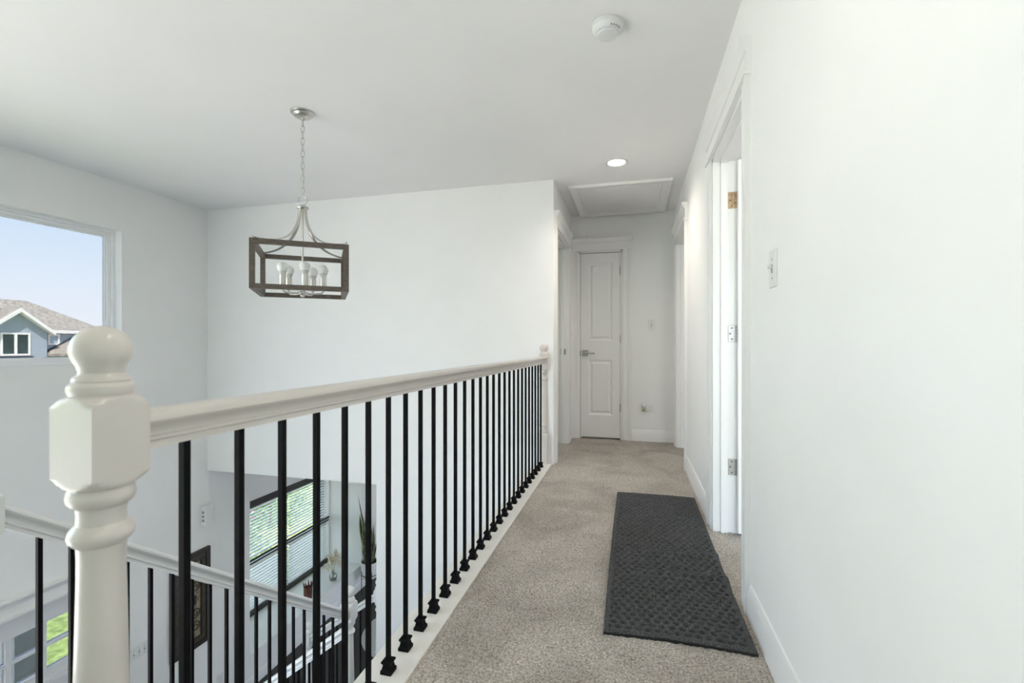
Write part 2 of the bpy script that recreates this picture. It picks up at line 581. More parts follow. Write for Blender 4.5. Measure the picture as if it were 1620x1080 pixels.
# far side enclosures of the rooms beyond the doorways
S(weld(panel('Y', YE + 3, YE + 3.1, -2.5, 4.0, 0, CEIL).build('wall_rooms_far', 'wall')), 'far white wall of the side rooms')
S(weld(panel('X', -2.6, -2.5, YB + .12, YE + 3, 0, CEIL, [(YB + .6, YE + 2, 0.8, 2.1)]).build('wall_bedroom', 'wall')), 'outer white wall of the left room')
S(weld(panel('Y', YE + 0.12, YE + 0.2, 0.7, 4.0, 0, CEIL).build('wall_room_divider', 'wall')), 'white wall between the right rooms')
S(weld(panel('X', 4.0, 4.1, REAR, YE + 3, 0, CEIL, [(-1.2, -0.2, 0.9, 2.1), (5.8, 7.4, 0.9, 2.1)]).build('wall_rooms_outer', 'wall')), 'outer white wall of the right rooms')
wro = bpy.data.objects['wall_rooms_outer']
MB().box(4.03, 4.04, -1.2, -0.2, 0.9, 2.1).build('pane', 'glass', wro)
MB().box(4.03, 4.04, 5.8, 7.4, 0.9, 2.1).build('pane', 'glass', wro)
S(weld(panel('Y', YE + .5, YE + .6, -0.8, 0.6, 0, CEIL).build('wall_closet', 'wall')), 'white back wall of the closet')

# ------------------------------------------------------------------ baseboards
BASE = [(0, 0), (0.015, 0), (0.015, 0.085), (0.013, 0.092), (0.013, 0.097), (0.009, 0.106), (0.008, 0.118), (0.004, 0.126), (0, 0.128)]


def baseboard(name, p0, p1, out, label):
    return S(MB().prism(BASE, p0, p1, out, (0, 0, 1)).build(name, 'trim', None, 30), label)


baseboard('baseboard_right', (XR, REAR, 0), (XR, D1[0] - 0.095, 0), (-1, 0, 0), 'white baseboard of the near right wall')
baseboard('baseboard_right', (XR, D1[1] + 0.095, 0), (XR, D2[0] - 0.095, 0), (-1, 0, 0), 'white baseboard between the two right doorways')
baseboard('baseboard_end', (-0.005, YE, 0), (XR, YE, 0), (0, -1, 0), 'white baseboard under the end wall outlet')
baseboard('baseboard_hall', (XH, D3[1] + 0.093, 0), (XH, YE, 0), (1, 0, 0), 'white baseboard beside the left doorway')
baseboard('baseboard_left', (XL, 2.94 + .1, LOW), (XL, 8.5, LOW), (1, 0, 0), 'white baseboard along the lower left wall')
baseboard('baseboard_living', (XL, 8.5, LOW), (0.48, 8.5, LOW), (0, -1, 0), 'white baseboard of the far lower wall')

# ------------------------------------------------------------------ door casings
CAS = [(0, 0), (0, 0.012), (0.010, 0.017), (0.018, 0.014), (0.055, 0.016), (0.062, 0.021), (0.082, 0.024), (0.09, 0.022), (0.09, 0)]
HEAD = [(0, 0), (0, 0.028), (0.013, 0.028), (0.016, 0.018), (0.085, 0.018), (0.088, 0.024), (0.100, 0.028), (0.116, 0.040), (0.126, 0.046), (0.140, 0.046), (0.140, 0)]


def casing(name, a0, a1, top, frame, base, label, depth=0.12, jamb=True, jside=1, stop=None, clip0=None, mat_='trim'):
    """frame(a, out, z) -> world; casing on both sides and an entablature on top; out>0 comes out of the wall"""
    F = frame
    org = Vector(F(0, 0, 0))
    da = Vector(F(1, 0, 0)) - org
    do = Vector(F(0, 1, 0)) - org
    root = S(empty(name, F((a0 + a1) / 2, 0, base)), label)
    for a, s in ((a0, -1), (a1, 1)):
        MB().prism(CAS, F(a, 0, base), F(a, 0, top), da * s, do).build('side_casing', mat_, root, 30)
    MB().prism(HEAD, F(a0 - 0.102 if clip0 is None else clip0, 0, top), F(a1 + 0.102, 0, top), (0, 0, 1), do).build('head_casing', mat_, root, 30)
    if jamb:
        m = MB()
        t = 0.018
        def bx(aa, ab, o0, o1, z0, z1):
            p, q = F(aa, o0, z0), F(ab, o1, z1)
            m.box(min(p[0], q[0]), max(p[0], q[0]), min(p[1], q[1]), max(p[1], q[1]), z0, z1)
        bx(a0 - 0.001, a0 + t, -depth - .004, 0.004, base, top)
        bx(a1 - t, a1 + 0.001, -depth - .004, 0.004, base, top)
        bx(a0, a1, -depth - .004, 0.004, top - t, top + 0.001)
        m.build('jamb', mat_, root)
        if stop is not None:
            m = MB()
            bx(a0 + t, a0 + t + .012, stop - .034, stop, base, top - t)
            bx(a1 - t - .012, a1 - t, stop - .034, stop, base, top - t)
            bx(a0 + t, a1 - t, stop - .034, stop, top - t - .012, top - t)
            m.build('door_stop', mat_, root)
    return root


cas1 = casing('trim_2', D1[0], D1[1], DT, lambda a, o, z: (XR - o, a, z), 0, 'white casing of the nearer doorway in the right wall', stop=-0.035)
cas2 = casing('trim_3', D2[0], D2[1], DT, lambda a, o, z: (XR - o, a, z), 0, 'white casing of the farther doorway in the right wall', stop=-0.035)
cas3 = casing('trim_4', D3[0], D3[1], DT, lambda a, o, z: (XH + o, a, z), 0, 'white casing of the doorway past the railing end', stop=-0.035)
cas4 = casing('trim_5', -0.57, -0.10, DT, lambda a, o, z: (a, YE - o, z), 0, 'white casing with entablature around the narrow closet door', stop=-0.05, clip0=XH + .001)
cas5 = casing('trim_6', FD[0], FD[1], FD[3], lambda a, o, z: (XL + o, a, z), LOW, 'white casing above the front door', depth=0.15, stop=None)

# strike plate on the far jamb of the left doorway
m = MB().box(-0.725, -0.665, D3[1] - 0.021, D3[1] - 0.018, 0.925, 0.985)
sp_ = m.build('strike_plate', 'steel', cas3)
MB().box(-0.708, -0.682, D3[1] - 0.0225, D3[1] - 0.0205, 0.94, 0.97).build('latch_hole', 'slot', sp_)


def hinge(parent, frame, z, mat_, n=0.089):
    """butt hinge: leaf with screws and a knuckle; frame(a, out, z): a across the leaf from the pin, out proud of the jamb"""
    F = frame
    def bx(m, a0, a1, o0, o1, z0, z1, ch=0):
        p, q = F(a0, o0, z0), F(a1, o1, z1)
        m.box(min(p[0], q[0]), max(p[0], q[0]), min(p[1], q[1]), max(p[1], q[1]), z0, z1, ch)
    m = MB()
    bx(m, 0.0, 0.040, -0.001, 0.003, z - n / 2, z + n / 2, 0.001)
    h = m.build('hinge', mat_, parent)
    c = F(0.0, 0.004, 0)
    m = MB()
    for k in range(5):
        z0 = z - n / 2 + n * k / 5
        m.lathe([(0.0062, z0 + .0008), (0.0062, z0 + n / 5 - .0008)], 12, (c[0], c[1], 0))
    m.build('knuckle', mat_, h, 40)
    m = MB()
    for dz in (-.03, 0, .03):
        bx(m, 0.018 + (.008 if dz == 0 else 0), 0.026 + (.008 if dz == 0 else 0), 0.003, 0.0036, z + dz - .004, z + dz + .004)
    m.build('screw', 'slot', h)
    return h


for z, mm in ((1.817, 'brass'), (1.09, 'steel'), (0.364, 'steel')):
    hinge(cas1, lambda a, o, zz: (XR + 0.113 - a, D1[1] - 0.018 - o, zz), z, mm)

# ------------------------------------------------------------------ doors
def panel_door(name, label, w, h, t, rects, frame, mat_='trim'):
    """stile-and-rail leaf with recessed panels: frame(a, out, z), out = towards the viewer"""
    F = frame
    root = S(empty(name, F(w / 2, 0, 0)), label)
    holes = rects
    us = sorted({0, w, *[r[0] for r in holes], *[r[1] for r in holes]})
    vs_ = sorted({0, h, *[r[2] for r in holes], *[r[3] for r in holes]})
    m = MB()
    for i in range(len(us) - 1):
        for j in range(len(vs_) - 1):
            cu, cv = (us[i] + us[i + 1]) / 2, (vs_[j] + vs_[j + 1]) / 2
            if any(r[0] < cu < r[1] and r[2] < cv < r[3] for r in holes):
                continue
            p, q = F(us[i], -t, vs_[j]), F(us[i + 1], 0, vs_[j + 1])
            m.box(min(p[0], q[0]), max(p[0], q[0]), min(p[1], q[1]), max(p[1], q[1]), min(p[2], q[2]), max(p[2], q[2]))
    m.build('door_leaf', mat_, root)
    for a0, a1, z0, z1 in rects:
        m = MB()
        e1, e2, e3 = 0.018, 0.030, 0.045
        d1, d2, d3 = -0.011, -0.011, -0.003
        loops = [(0, 0), (e1, d1), (e2, d2), (e3, d3)]
        rings = []
        for e_, d_ in loops:
            rings.append([F(a0 + e_, d_, z0 + e_), F(a1 - e_, d_, z0 + e_), F(a1 - e_, d_, z1 - e_), F(a0 + e_, d_, z1 - e_)])
        back = [F(a0, -t, z0), F(a1, -t, z0), F(a1, -t, z1), F(a0, -t, z1)]
        m.stack([back] + rings)
        m.build('door_panel', mat_, root)
    return root


# closet door at the end of the hall
CW, CX = 0.428, -0.549
door1 = panel_door('door_1', 'narrow white two panel closet door with lever handle', CW, 2.005, 0.035,
                   [(0.085, CW - 0.085, 1.05, 1.90), (0.085, CW - 0.085, 0.24, 0.845)], lambda a, o, z: (CX + a, YE + 0.012 - o, z + 0.022))
hd = empty('door_handle', (0, 0, 0))
hd.parent = door1
hd.location = Vector((CX + 0.05, YE + 0.012, 0.938)) - abs_loc(door1)
MB().box(CX + 0.018, CX + 0.084, YE + 0.004, YE + 0.012, 0.905, 0.971, 0.002).build('rose_plate', 'steel', hd)
MB().tube([(CX + 0.05, YE + 0.006, 0.938), (CX + 0.05, YE - 0.038, 0.938)], 0.011, 14).build('spindle', 'steel', hd, 40)
MB().box(CX + 0.042, CX + 0.158, YE - 0.047, YE - 0.036, 0.930, 0.946, 0.003).build('lever', 'steel', hd)
MB().box(CX - 0.004, CX + 0.003, YE - 0.002, YE + 0.014, 0.91, 0.965).build('latch_plate', 'slot', door1)
for z in (1.83, 1.09, 0.35):
    m = MB()
    for k in range(5):
        z0 = z - .0445 + .089 * k / 5
        m.lathe([(0.0075, z0 + .0008), (0.0075, z0 + .089 / 5 - .0008)], 12, (CX + CW + 0.004, YE + 0.006, 0))
    m.box(CX + CW - .006, CX + CW + .014, YE + 0.008, YE + 0.013, z - .044, z + .044)
    m.build('hinge', 'steel', door1, 40)

# open door leaf of the near doorway, swung back into the room
door2 = panel_door('door_2', 'white door standing open inside the nearer right doorway', 0.72, 2.0, 0.035,
                   [(0.11, 0.61, 1.05, 1.88), (0.11, 0.61, 0.24, 0.85)], lambda a, o, z: (XR + 0.1165 + a, D1[1] - 0.063 - o, z + 0.02))

# front door with six lights
FDX = XL - 0.055
fd = S(empty('door_3', (FDX, (FD[0] + FD[1]) / 2, LOW)), 'pale front door with six small panes at the top')
PY = [(2.185, 2.348), (2.382, 2.560), (2.592, 2.765)]
PZ = [(-1.475, -1.303), (-1.280, -1.108)]
holes = [(a, b, c, d) for a, b in PY for c, d in PZ]
weld(panel('X', FDX - 0.045, FDX, FD[0] + .022, FD[1] - .022, LOW + .015, FD[3] - .022, holes).build('door_leaf', 'frontdoor', fd))
for a, b, c, d in holes:
    MB().box(FDX - 0.028, FDX - 0.022, a, b, c, d).build('pane', 'glass', fd)
for y0, y1 in ((2.13, 2.42), (2.52, 2.82)):
    MB().box(FDX, FDX + 0.008, y0, y1, LOW + .25, -1.72, 0.003).build('raised_panel', 'frontdoor', fd)
MB().box(FDX, FDX + 0.02, 2.10, 2.84, -1.60, -1.565, 0.004).build('ledge', 'frontdoor', fd)

# ------------------------------------------------------------------ picture window
w1 = S(empty('window_1', (XL - 0.12, (WIN[0] + WIN[1]) / 2, WIN[2])), 'large picture window high in the foyer wall')


def rect_frame(m, x0, x1, r, wd):
    y0, y1, z0, z1 = r
    m.box(x0, x1, y0, y1, z1 - wd, z1)
    m.box(x0, x1, y0, y1, z0, z0 + wd)
    m.box(x0, x1, y0, y0 + wd, z0 + wd, z1 - wd)
    m.box(x0, x1, y1 - wd, y1, z0 + wd, z1 - wd)
    return m


rect_frame(MB(), XL - 0.15, XL - 0.075, WIN, 0.022).build('outer_frame', 'vinyl', w1)
g = (WIN[0] + .022, WIN[1] - .022, WIN[2] + .022, WIN[3] - .022)
rect_frame(MB(), XL - 0.145, XL - 0.098, g, 0.024).build('inner_frame', 'vinyl', w1)
g2 = (g[0] + .024, g[1] - .024, g[2] + .024, g[3] - .024)
rect_frame(MB(), XL - 0.140, XL - 0.118, g2, 0.014).build('glazing_bead', 'vinyl', w1)
MB().box(XL - 0.131, XL - 0.125, g2[0], g2[1], g2[2], g2[3]).build('pane', 'glass', w1)

# ------------------------------------------------------------------ bay window: black frame, blinds, glass
w2 = S(empty('window_2', (bx1, (BW[0] + BW[1]) / 2, BW[2])), 'black framed double window in the lower bay')
YM = 5.90
MB().box(bx1 - 0.06, bx1 + 0.02, BW[0] - .02, BW[1] + .02, BW[3] - 0.085, BW[3] + .005, 0.003).build('head_rail', 'blackframe', w2)
MB().box(bx1 - 0.06, bx1 + 0.02, BW[0] - .02, BW[1] + .02, BW[2] - 0.02, BW[2] + .035, 0.003).build('sill_rail', 'blackframe', w2)
MB().box(bx1 - 0.01, bx1 + 0.014, BW[0], BW[1], -1.865, -1.838, 0.002).build('meeting_rail', 'blackframe', w2)
MB().box(bx1 - 0.01, bx1 + 0.006, BW[0], BW[1], -1.905, -1.885, 0.002).build('meeting_rail', 'blackframe', w2)
MB().box(bx1 - 0.15, bx1 - 0.09, YM - .03, YM + .03, BW[2], BW[3]).build('mullion', 'blackframe', w2)
rect_frame(MB(), bx1 - 0.15, bx1 - 0.10, BW, 0.04).build('outer_frame', 'blackframe', w2)
for y0, y1 in ((BW[0] + .04, YM - .03), (YM + .03, BW[1] - .04)):
    for z0, z1 in ((BW[2] + .04, -1.87), (-1.87, BW[3] - .04)):
        MB().box(bx1 - 0.128, bx1 - 0.122, y0, y1, z0, z1).build('pane', 'bayglass', w2)

slat_len = {}


def blind(y0, y1, z0, z1, tilt, label):
    yc = (y0 + y1) / 2
    root = empty('window_blind', (bx1 - 0.05, yc, z0), label, 'blind', 'white slat blinds in the bay window')
    L = y1 - y0
    MB().box(bx1 - 0.075, bx1 - 0.028, y0, y1, z1 - 0.035, z1).build('head_box', 'slat', root)
    MB().box(bx1 - 0.075, bx1 - 0.028, y0, y1, z0, z0 + 0.018, 0.002).build('bottom_rail', 'slat', root)
    key = (round(L, 3), tilt)
    if key not in slat_len:
        m = MB()
        w = 0.048
        pts = []
        for i in range(5):
            s = (i / 4 - .5)
            pts.append((s * w, 0.004 * (1 - 4 * s * s)))
        pts += [(p[0], p[1] - 0.0028) for p in reversed(pts)]
        ct, sn = math.cos(tilt), math.sin(tilt)
        pts = [(p[0] * ct - p[1] * sn, p[0] * sn + p[1] * ct) for p in pts]
        m.prism(pts, (0, -L / 2, 0), (0, L / 2, 0), (1, 0, 0), (0, 0, 1))
        o = m.build('slat', 'slat')
        slat_len[key] = o.data
        bpy.data.objects.remove(o)
    z = z1 - 0.06
    while z > z0 + 0.03:
        o = bpy.data.objects.new('slat', slat_len[key])
        COL.objects.link(o)
        o.parent = root
        o.location = (0, 0, z - z0)
        z -= 0.0435
    for yy in (y0 + 0.12, y1 - 0.12):
        MB().box(bx1 - 0.0265, bx1 - 0.0245, yy - .001, yy + .001, z0 + .01, z1 - .02).build('ladder_cord', 'slat', root)
    return root


blind(BW[0] + .012, YM - .012, -1.835, BW[3] - .086, -0.10, 'upper white slat blind nearer the dark framed wall art')
blind(YM + .012, BW[1] - .012, -1.835, BW[3] - .086, -0.10, 'upper white slat blind nearer the snake plant')
blind(BW[0] + .012, YM - .012, BW[2] + .036, -1.907, -0.28, 'lower white slat blind nearer the dark framed wall art')
blind(YM + .012, BW[1] - .012, BW[2] + .036, -1.907, -0.28, 'lower white slat blind above the vase of cream flowers')

# ------------------------------------------------------------------ railings
HS = 0.0390     # newel half width


def newel_prof(total):
    """(R, z) turned silhouette; where R exceeds the square the post stays square"""
    T = total
    lb = max(0.25, T - 0.80)          # top of the lower block
    p = [(0.1, 0.0), (0.1, lb - 0.012), (0.054, lb - 0.008), (0.046, lb), (0.039, lb + 0.006), (0.034, lb + 0.010),
         (0.0335, lb + .016), (0.038, lb + .021), (0.040, lb + .028), (0.038, lb + .036), (0.032, lb + .040), (0.030, lb + .052), (0.031, lb + .066),
         (0.036, lb + .070), (0.039, lb + .077), (0.0365, lb + .085), (0.0345, lb + .090)]
    a, b = lb + .10, T - .330
    for i in range(7):
        s = i / 6
        p.append((0.0345 - 0.0072 * s, a + (b - a) * s))
    q = [(-.310, .0285), (-.306, .0330), (-.301, .0370), (-.295, .0385), (-.289, .0370), (-.283, .0330), (-.279, .0290), (-.268, .0280), (-.256, .0290),
         (-.252, .0345), (-.246, .0385), (-.239, .0395), (-.232, .0380), (-.228, .0355), (-.227, .0380), (-.2235, .0425), (-.2195, .0475), (-.2155, .0520), (-.212, .0560), (-.2115, .1),
         (-.116, .1), (-.114, .0560), (-.108, .0500), (-.103, .0440), (-.100, .0390), (-.0985, .0360), (-.096, .0370), (-.091, .0385), (-.085, .0380), (-.081, .0345),
         (-.0795, .0325), (-.078, .0335), (-.074, .0325), (-.070, .0275), (-.067, .0262)]
    p += [(r, T + dz) for dz, r in q]
    cz, R = T - 0.0355, 0.0360
    for i in range(1, 13):
        ang = -0.85 + (PI / 2 + 0.85) * i / 12
        p.append((max(R * math.cos(ang), 0.0008), cz + R * 0.985 * math.sin(ang)))
    return p


def newel(parent, x, y, z0, z1, half=None, paint='stairrail'):
    seg = 48
    rings = []
    for r, z in newel_prof(z1 - z0):
        ring = []
        for i in range(seg):
            th = 2 * PI * i / seg
            c, s = math.cos(th), math.sin(th)
            sq = HS / max(abs(c), abs(s))
            rr = min(sq, r)
            px, py = x + rr * c, y + rr * s
            if half == '+y': py = min(py, y)
            if half == '+x': px = min(px, x)
            ring.append((px, py, z0 + z))
        rings.append(ring)
    return MB().stack(rings).build('newel_post', paint, parent, 32)


RPROF = [(0.0175, 0), (0.0175, .0105), (.0205, .0125), (.0215, .0150), (.0200, .0178), (.0165, .0195), (.0165, .0245), (.0185, .0300), (.0235, .0355), (.0290, .0395),
         (.0315, .0440), (.0312, .0490), (.0280, .0545), (.0210, .0580), (.0110, .0598), (0, .0603)]
RPROF = RPROF + [(-a, b) for a, b in reversed(RPROF[:-1])]


def handrail(parent, p0, p1, paint='stairrail'):
    """p0,p1: underside centre; cross-section stays upright"""
    d = Vector(p1) - Vector(p0)
    side = Vector((d.y, -d.x, 0)).normalized()
    k = 1 / math.cos(math.atan2(d.z, math.hypot(d.x, d.y)))
    return MB().prism([(a, b * k) for a, b in RPROF], p0, p1, side, (0, 0, 1)).build('handrail', paint, parent, 28)


bal_cache = {}


def baluster(parent, x, y, z0, z1, shoe=True):
    h = round(z1 - z0, 3)
    b = 0.00635
    if h not in bal_cache:
        o = MB().box(-b, b, -b, b, 0, h, 0.0008).build('baluster', 'iron')
        bal_cache[h] = o.data
        bpy.data.objects.remove(o)
    o = bpy.data.objects.new('baluster', bal_cache[h])
    COL.objects.link(o)
    o.parent = parent
    o.location = Vector((x, y, z0)) - abs_loc(parent)
    if shoe:
        if 'shoe' not in bal_cache:
            rings = []
            for hw, z in ((.0185, 0), (.0185, .010), (.0172, .012), (.0150, .014), (.0128, .024), (.0128, .027), (.0168, .033), (.0168, .037), (.0130, .041), (.0085, .042)):
                rings.append([(-hw, -hw, z), (hw, -hw, z), (hw, hw, z), (-hw, hw, z)])
            s = MB().stack(rings).build('shoe', 'iron')
            bal_cache['shoe'] = s.data
            bpy.data.objects.remove(s)
        s = bpy.data.objects.new('base_shoe', bal_cache['shoe'])
        COL.objects.link(s)
        s.parent = o
    return o


# hall railing
hr = empty('hall_railing', (XRAIL, 2.2, 0.0), 'white hall railing with black iron balusters along the carpet edge', 'railing')
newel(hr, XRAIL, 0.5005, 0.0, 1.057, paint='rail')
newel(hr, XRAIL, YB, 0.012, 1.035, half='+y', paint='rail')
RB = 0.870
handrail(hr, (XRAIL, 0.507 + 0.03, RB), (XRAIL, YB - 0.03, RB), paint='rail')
for i in range(29):
    baluster(hr, XRAIL, 0.628 + 0.1139 * i, 0.012, RB + 0.003)

# stair railing: upper flight, landing newel, lower flight (near side)
YL = 2.70
Y0, RUN, RISE = 0.66, 0.2525, 0.1862
XS = -1.80
LAND = -9 * RISE
sr = empty('stair_railing', (XS, YL, LAND), 'white stair railing sloping down past the foyer with black balusters', 'railing')
newel(sr, XS, 0.905, -2 * RISE, 0.702)
newel(sr, XS, YL, LAND, -0.555)


def r2z(y):                     # underside of the sloped rail
    return 0.557 - 0.734 * (y - 0.968) - 0.0603 * 1.24


handrail(sr, (XS, 0.93, r2z(0.93)), (XS, YL - .03, r2z(YL - .03)))


def tread_z(y):
    return -RISE * (math.floor((y - Y0) / RUN) + 1)


for i in range(18):
    y = 1.047 + 0.0872 * i
    if y < YL - .06:
        z0 = tread_z(y)
        baluster(sr, XS, y, z0, r2z(y) + .004)

XBASE = -1.85


def rbz(x):
    return -0.844 - 0.766 * (-1.861 - x) - 0.0603 * 1.24


def tread2_z(x):
    return max(LAND - RISE * (math.floor((XBASE - x) / RUN) + 1), LOW)


XLN = -3.135
newel(sr, XLN, YL, LOW, rbz(XLN) + 0.16)
handrail(sr, (XS - .03, YL, rbz(XS - .03)), (XLN + .03, YL, rbz(XLN + .03)))
x = -1.93
while x > XLN + .07:
    baluster(sr, x, YL, tread2_z(x), rbz(x) + .004)
    x -= 0.0866
YA = 4.01
lr = empty('lower_railing', (XLN, YA, LOW), 'short white railing with black balusters in the opening below the foyer wall', 'railing')


def raz(x):
    return -1.368 - 0.712 * (-2.412 - x) - 0.0603 * 1.24


newel(lr, XLN, YA, LOW, -1.74)
newel(lr, -2.345, YA, tread2_z(-2.38), -1.205, half='+x')
handrail(lr, (-2.37, YA, raz(-2.37)), (XLN + .03, YA, raz(XLN + .03)))
x = -2.46
while x > XLN + .06:
    baluster(lr, x, YA, tread2_z(x), raz(x) + .004)
    x -= 0.0866

# staircase
sc = empty('staircase', (-1.33, Y0, LOW), 'stairs with dark treads and white risers dropping to a landing', 'staircase')
for k in range(1, 9):
    y0, z = Y0 + (k - 1) * RUN, -k * RISE
    MB().box(XBASE, -0.826, y0, y0 + RUN + .025, z - .03, z, .004).build('tread', 'tread', sc)
    MB().box(XBASE + .01, -0.826, y0 - .012, y0, z, z + RISE - .03).build('riser', 'trim', sc)
MB().box(XBASE, -0.826, Y0 + 8 * RUN, YB, LAND - .03, LAND).build('landing', 'tread', sc)
MB().box(XBASE + .01, -0.826, Y0 + 8 * RUN - .012, Y0 + 8 * RUN, LAND, LAND + RISE - .03).build('riser', 'trim', sc)
for k in range(1, 7):
    x0, z = XBASE - (k - 1) * RUN, LAND - k * RISE
    MB().box(x0 - RUN - .025, x0, Y0 + 8 * RUN, 4.06 if x0 < -2.34 else YB, z - .03, z, .004).build('tread', 'tread', sc)
    MB().box(x0, x0 + .012, Y0 + 8 * RUN + .01, YB, z, z + RISE - .03).build('riser', 'trim', sc)
MB().box(XBASE - 6 * RUN, XBASE - 6 * RUN + .012, Y0 + 8 * RUN + .01, YB, LOW, LOW + RISE - .03).build('riser', 'trim', sc)

# ------------------------------------------------------------------ chandelier
CX_, CY_ = -1.94, 2.43
ch = empty('chandelier', (CX_, CY_, CEIL), 'square lantern chandelier of dark wood bars with five bulbs on a chain', 'chandelier')
m = MB().lathe([(0.069, -0.001), (0.069, -0.006), (0.063, -0.012), (0.056, -0.014), (0.050, -0.024), (0.040, -0.030), (0.012, -0.033), (0.010, -0.046), (0.006, -0.050)], 40, (CX_, CY_, CEIL))
cn = m.build('ceiling_canopy', 'nickel', ch, 35)


def link(c, ln, wd, rad, rot):
    pts = []
    for i in range(20):
        a = 2 * PI * i / 20
        u, w = math.cos(a) * wd, math.sin(a) * (ln / 2)
        if abs(math.sin(a)) > 0.0:
            w = math.copysign(abs(math.sin(a)) ** 0.6 * ln / 2, math.sin(a))
        pts.append((c[0] + u * math.cos(rot), c[1] + u * math.sin(rot), c[2] + w))
    return MB().tube(pts, rad, 7, closed=True)


z = CEIL - 0.062
nl = 0
while z > 1.945:
    link((CX_, CY_, z), 0.046, 0.0095, 0.0024, (0.25 if nl % 2 else 0.25 + PI / 2)).build('chain_link', 'nickel', ch, 60)
    z -= 0.0375 if nl % 2 else 0.0375
    nl += 1
link((CX_, CY_, 1.905), 0.052, 0.026, 0.0028, 0.25).build('hanging_ring', 'nickel', ch, 60)
MB().lathe([(0.004, 1.883), (0.010, 1.880), (0.020, 1.872), (0.034, 1.866), (0.036, 1.860), (0.034, 1.856), (0.012, 1.852), (0.010, 1.840)], 32, (CX_, CY_, 0)).build('hub_cap', 'nickel', ch, 35)
MB().tube([(CX_, CY_, 1.86), (CX_, CY_, 1.335)], 0.0062, 12).build('centre_rod', 'nickel', ch, 60)
TH = math.radians(36.4)
HW = 0.254
ux, uy = Vector((math.cos(TH), math.sin(TH), 0)), Vector((-math.sin(TH), math.cos(TH), 0))
c0 = Vector((CX_, CY_, 0))
ZB, ZT, BT = 1.335, 1.607, 0.0135


def bar(p, q, hw, hz):
    """square bar between two points"""
    d = (q - p).normalized()
    s = d.cross(Vector((0, 0, 1)))
    if s.length < 1e-3:
        return MB().prism([(-hw, -hw), (hw, -hw), (hw, hw), (-hw, hw)], p, q, ux, uy)
    s.normalize()
    return MB().prism([(-hw, -hz), (hw, -hz), (hw, hz), (-hw, hz)], p, q, s, (0, 0, 1))


for zz in (ZB + BT, ZT - BT):
    for sgn, A, B in ((1, ux, uy), (-1, ux, uy), (1, uy, ux), (-1, uy, ux)):
        e_ = HW - 2 * BT if A is ux else HW
        ee = HW - BT
        p = c0 + A * (-e_ if A is uy else -HW + 2 * BT) + B * (sgn * ee) + Vector((0, 0, zz))
        q = c0 + A * (e_ if A is uy else HW - 2 * BT) + B * (sgn * ee) + Vector((0, 0, zz))
        bar(p, q, BT, BT).build('frame_bar', 'darkwood', ch)
for su in (1, -1):
    for sv in (1, -1):
        cc = c0 + ux * su * (HW - BT) + uy * sv * (HW - BT)
        bar(cc + Vector((0, 0, ZB + 2 * BT)), cc + Vector((0, 0, ZT - 2 * BT)), BT, BT).build('frame_post', 'darkwood', ch)
        dd = (cc - c0)
        R = dd.length
        dd.normalize()
        pts = []
        for s in np.linspace(0, 1, 15):
            r = 0.022 + (R - 0.022) * (s ** 1.9)
            zc = 1.855 - (1.855 - (ZT + .006)) * (1 - (1 - s) ** 2.1)
            pts.append(c0 + dd * r + Vector((0, 0, zc)))
        MB().tube(pts, 0.0115, 8, flat=0.42).build('curved_arm', 'nickel', ch, 50)
        MB().lathe([(0.010, 0), (0.010, 0.004), (0.006, 0.006), (0.006, 0.012), (0.0035, 0.017), (0.001, 0.019)], 14, (cc.x, cc.y, ZT)).build('finial', 'nickel', ch, 40)
rt = Vector((math.cos(YAW), math.sin(YAW), 0))
tw = Vector((math.sin(YAW), -math.cos(YAW), 0))
MB().lathe([(0.006, 1.318), (0.012, 1.322), (0.013, 1.330), (0.024, 1.336), (0.027, 1.342), (0.024, 1.350), (0.010, 1.356)], 24, (CX_, CY_, 0)).build('lower_hub', 'nickel', ch, 40)
for k in range(5):
    a = math.radians(60 + 72 * k)
    d = rt * math.cos(a) + tw * math.sin(a)
    p = c0 + d * 0.118
    am = MB().tube([c0 + d * .015 + Vector((0, 0, 1.343)), c0 + d * .06 + Vector((0, 0, 1.338)), c0 + d * .105 + Vector((0, 0, 1.342)), p + Vector((0, 0, 1.352)), p + Vector((0, 0, 1.372))], 0.0055, 10).build('lamp_arm', 'nickel', ch, 60)
    MB().lathe([(0.004, 1.362), (0.010, 1.366), (0.0185, 1.374), (0.0190, 1.376), (0.0190, 1.440), (0.0170, 1.441)], 24, (p.x, p.y, 0)).build('lamp_socket', 'nickel', ch, 40)
    bl = MB().lathe([(0.0165, 1.440), (0.0170, 1.447), (0.0195, 1.452), (0.0225, 1.462), (0.0240, 1.466)], 24, (p.x, p.y, 0)).build('light_bulb', 'bulb_neck', ch, 40)
    prof = [(0.0242, 1.4655)]
    for i in range(1, 11):
        ang = -0.75 + (PI / 2 + .75) * i / 10
        prof.append((max(0.031 * math.cos(ang), .0006), 1.488 + 0.031 * math.sin(ang)))
    MB().lathe(prof, 24, (p.x, p.y, 0)).build('globe', 'bulb', bl, 60)

# ------------------------------------------------------------------ ceiling fittings
LX, LY = -0.115, 3.69
dl = empty('recessed_light', (LX, LY, CEIL), 'lit round recessed ceiling light before the attic hatch', 'light')
m = MB()
seg = 40
rings = []
for r, z in ((0.066, -.001), (0.085, -.001), (0.086, -.005), (0.080, -.009), (0.070, -.009), (0.066, -.006), (0.066, -.001)):
    rings.append([(LX + r * math.cos(2 * PI * i / seg), LY + r * math.sin(2 * PI * i / seg), CEIL + z) for i in range(seg)])
m.stack(rings, cap=False).build('trim_ring', 'plastic', dl, 40)
MB().lathe([(0.0655, -.0015), (0.0655, -.005), (0.05, -.007), (0.001, -.0085)], seg, (LX, LY, CEIL)).build('lens', 'lamp', dl, 40)


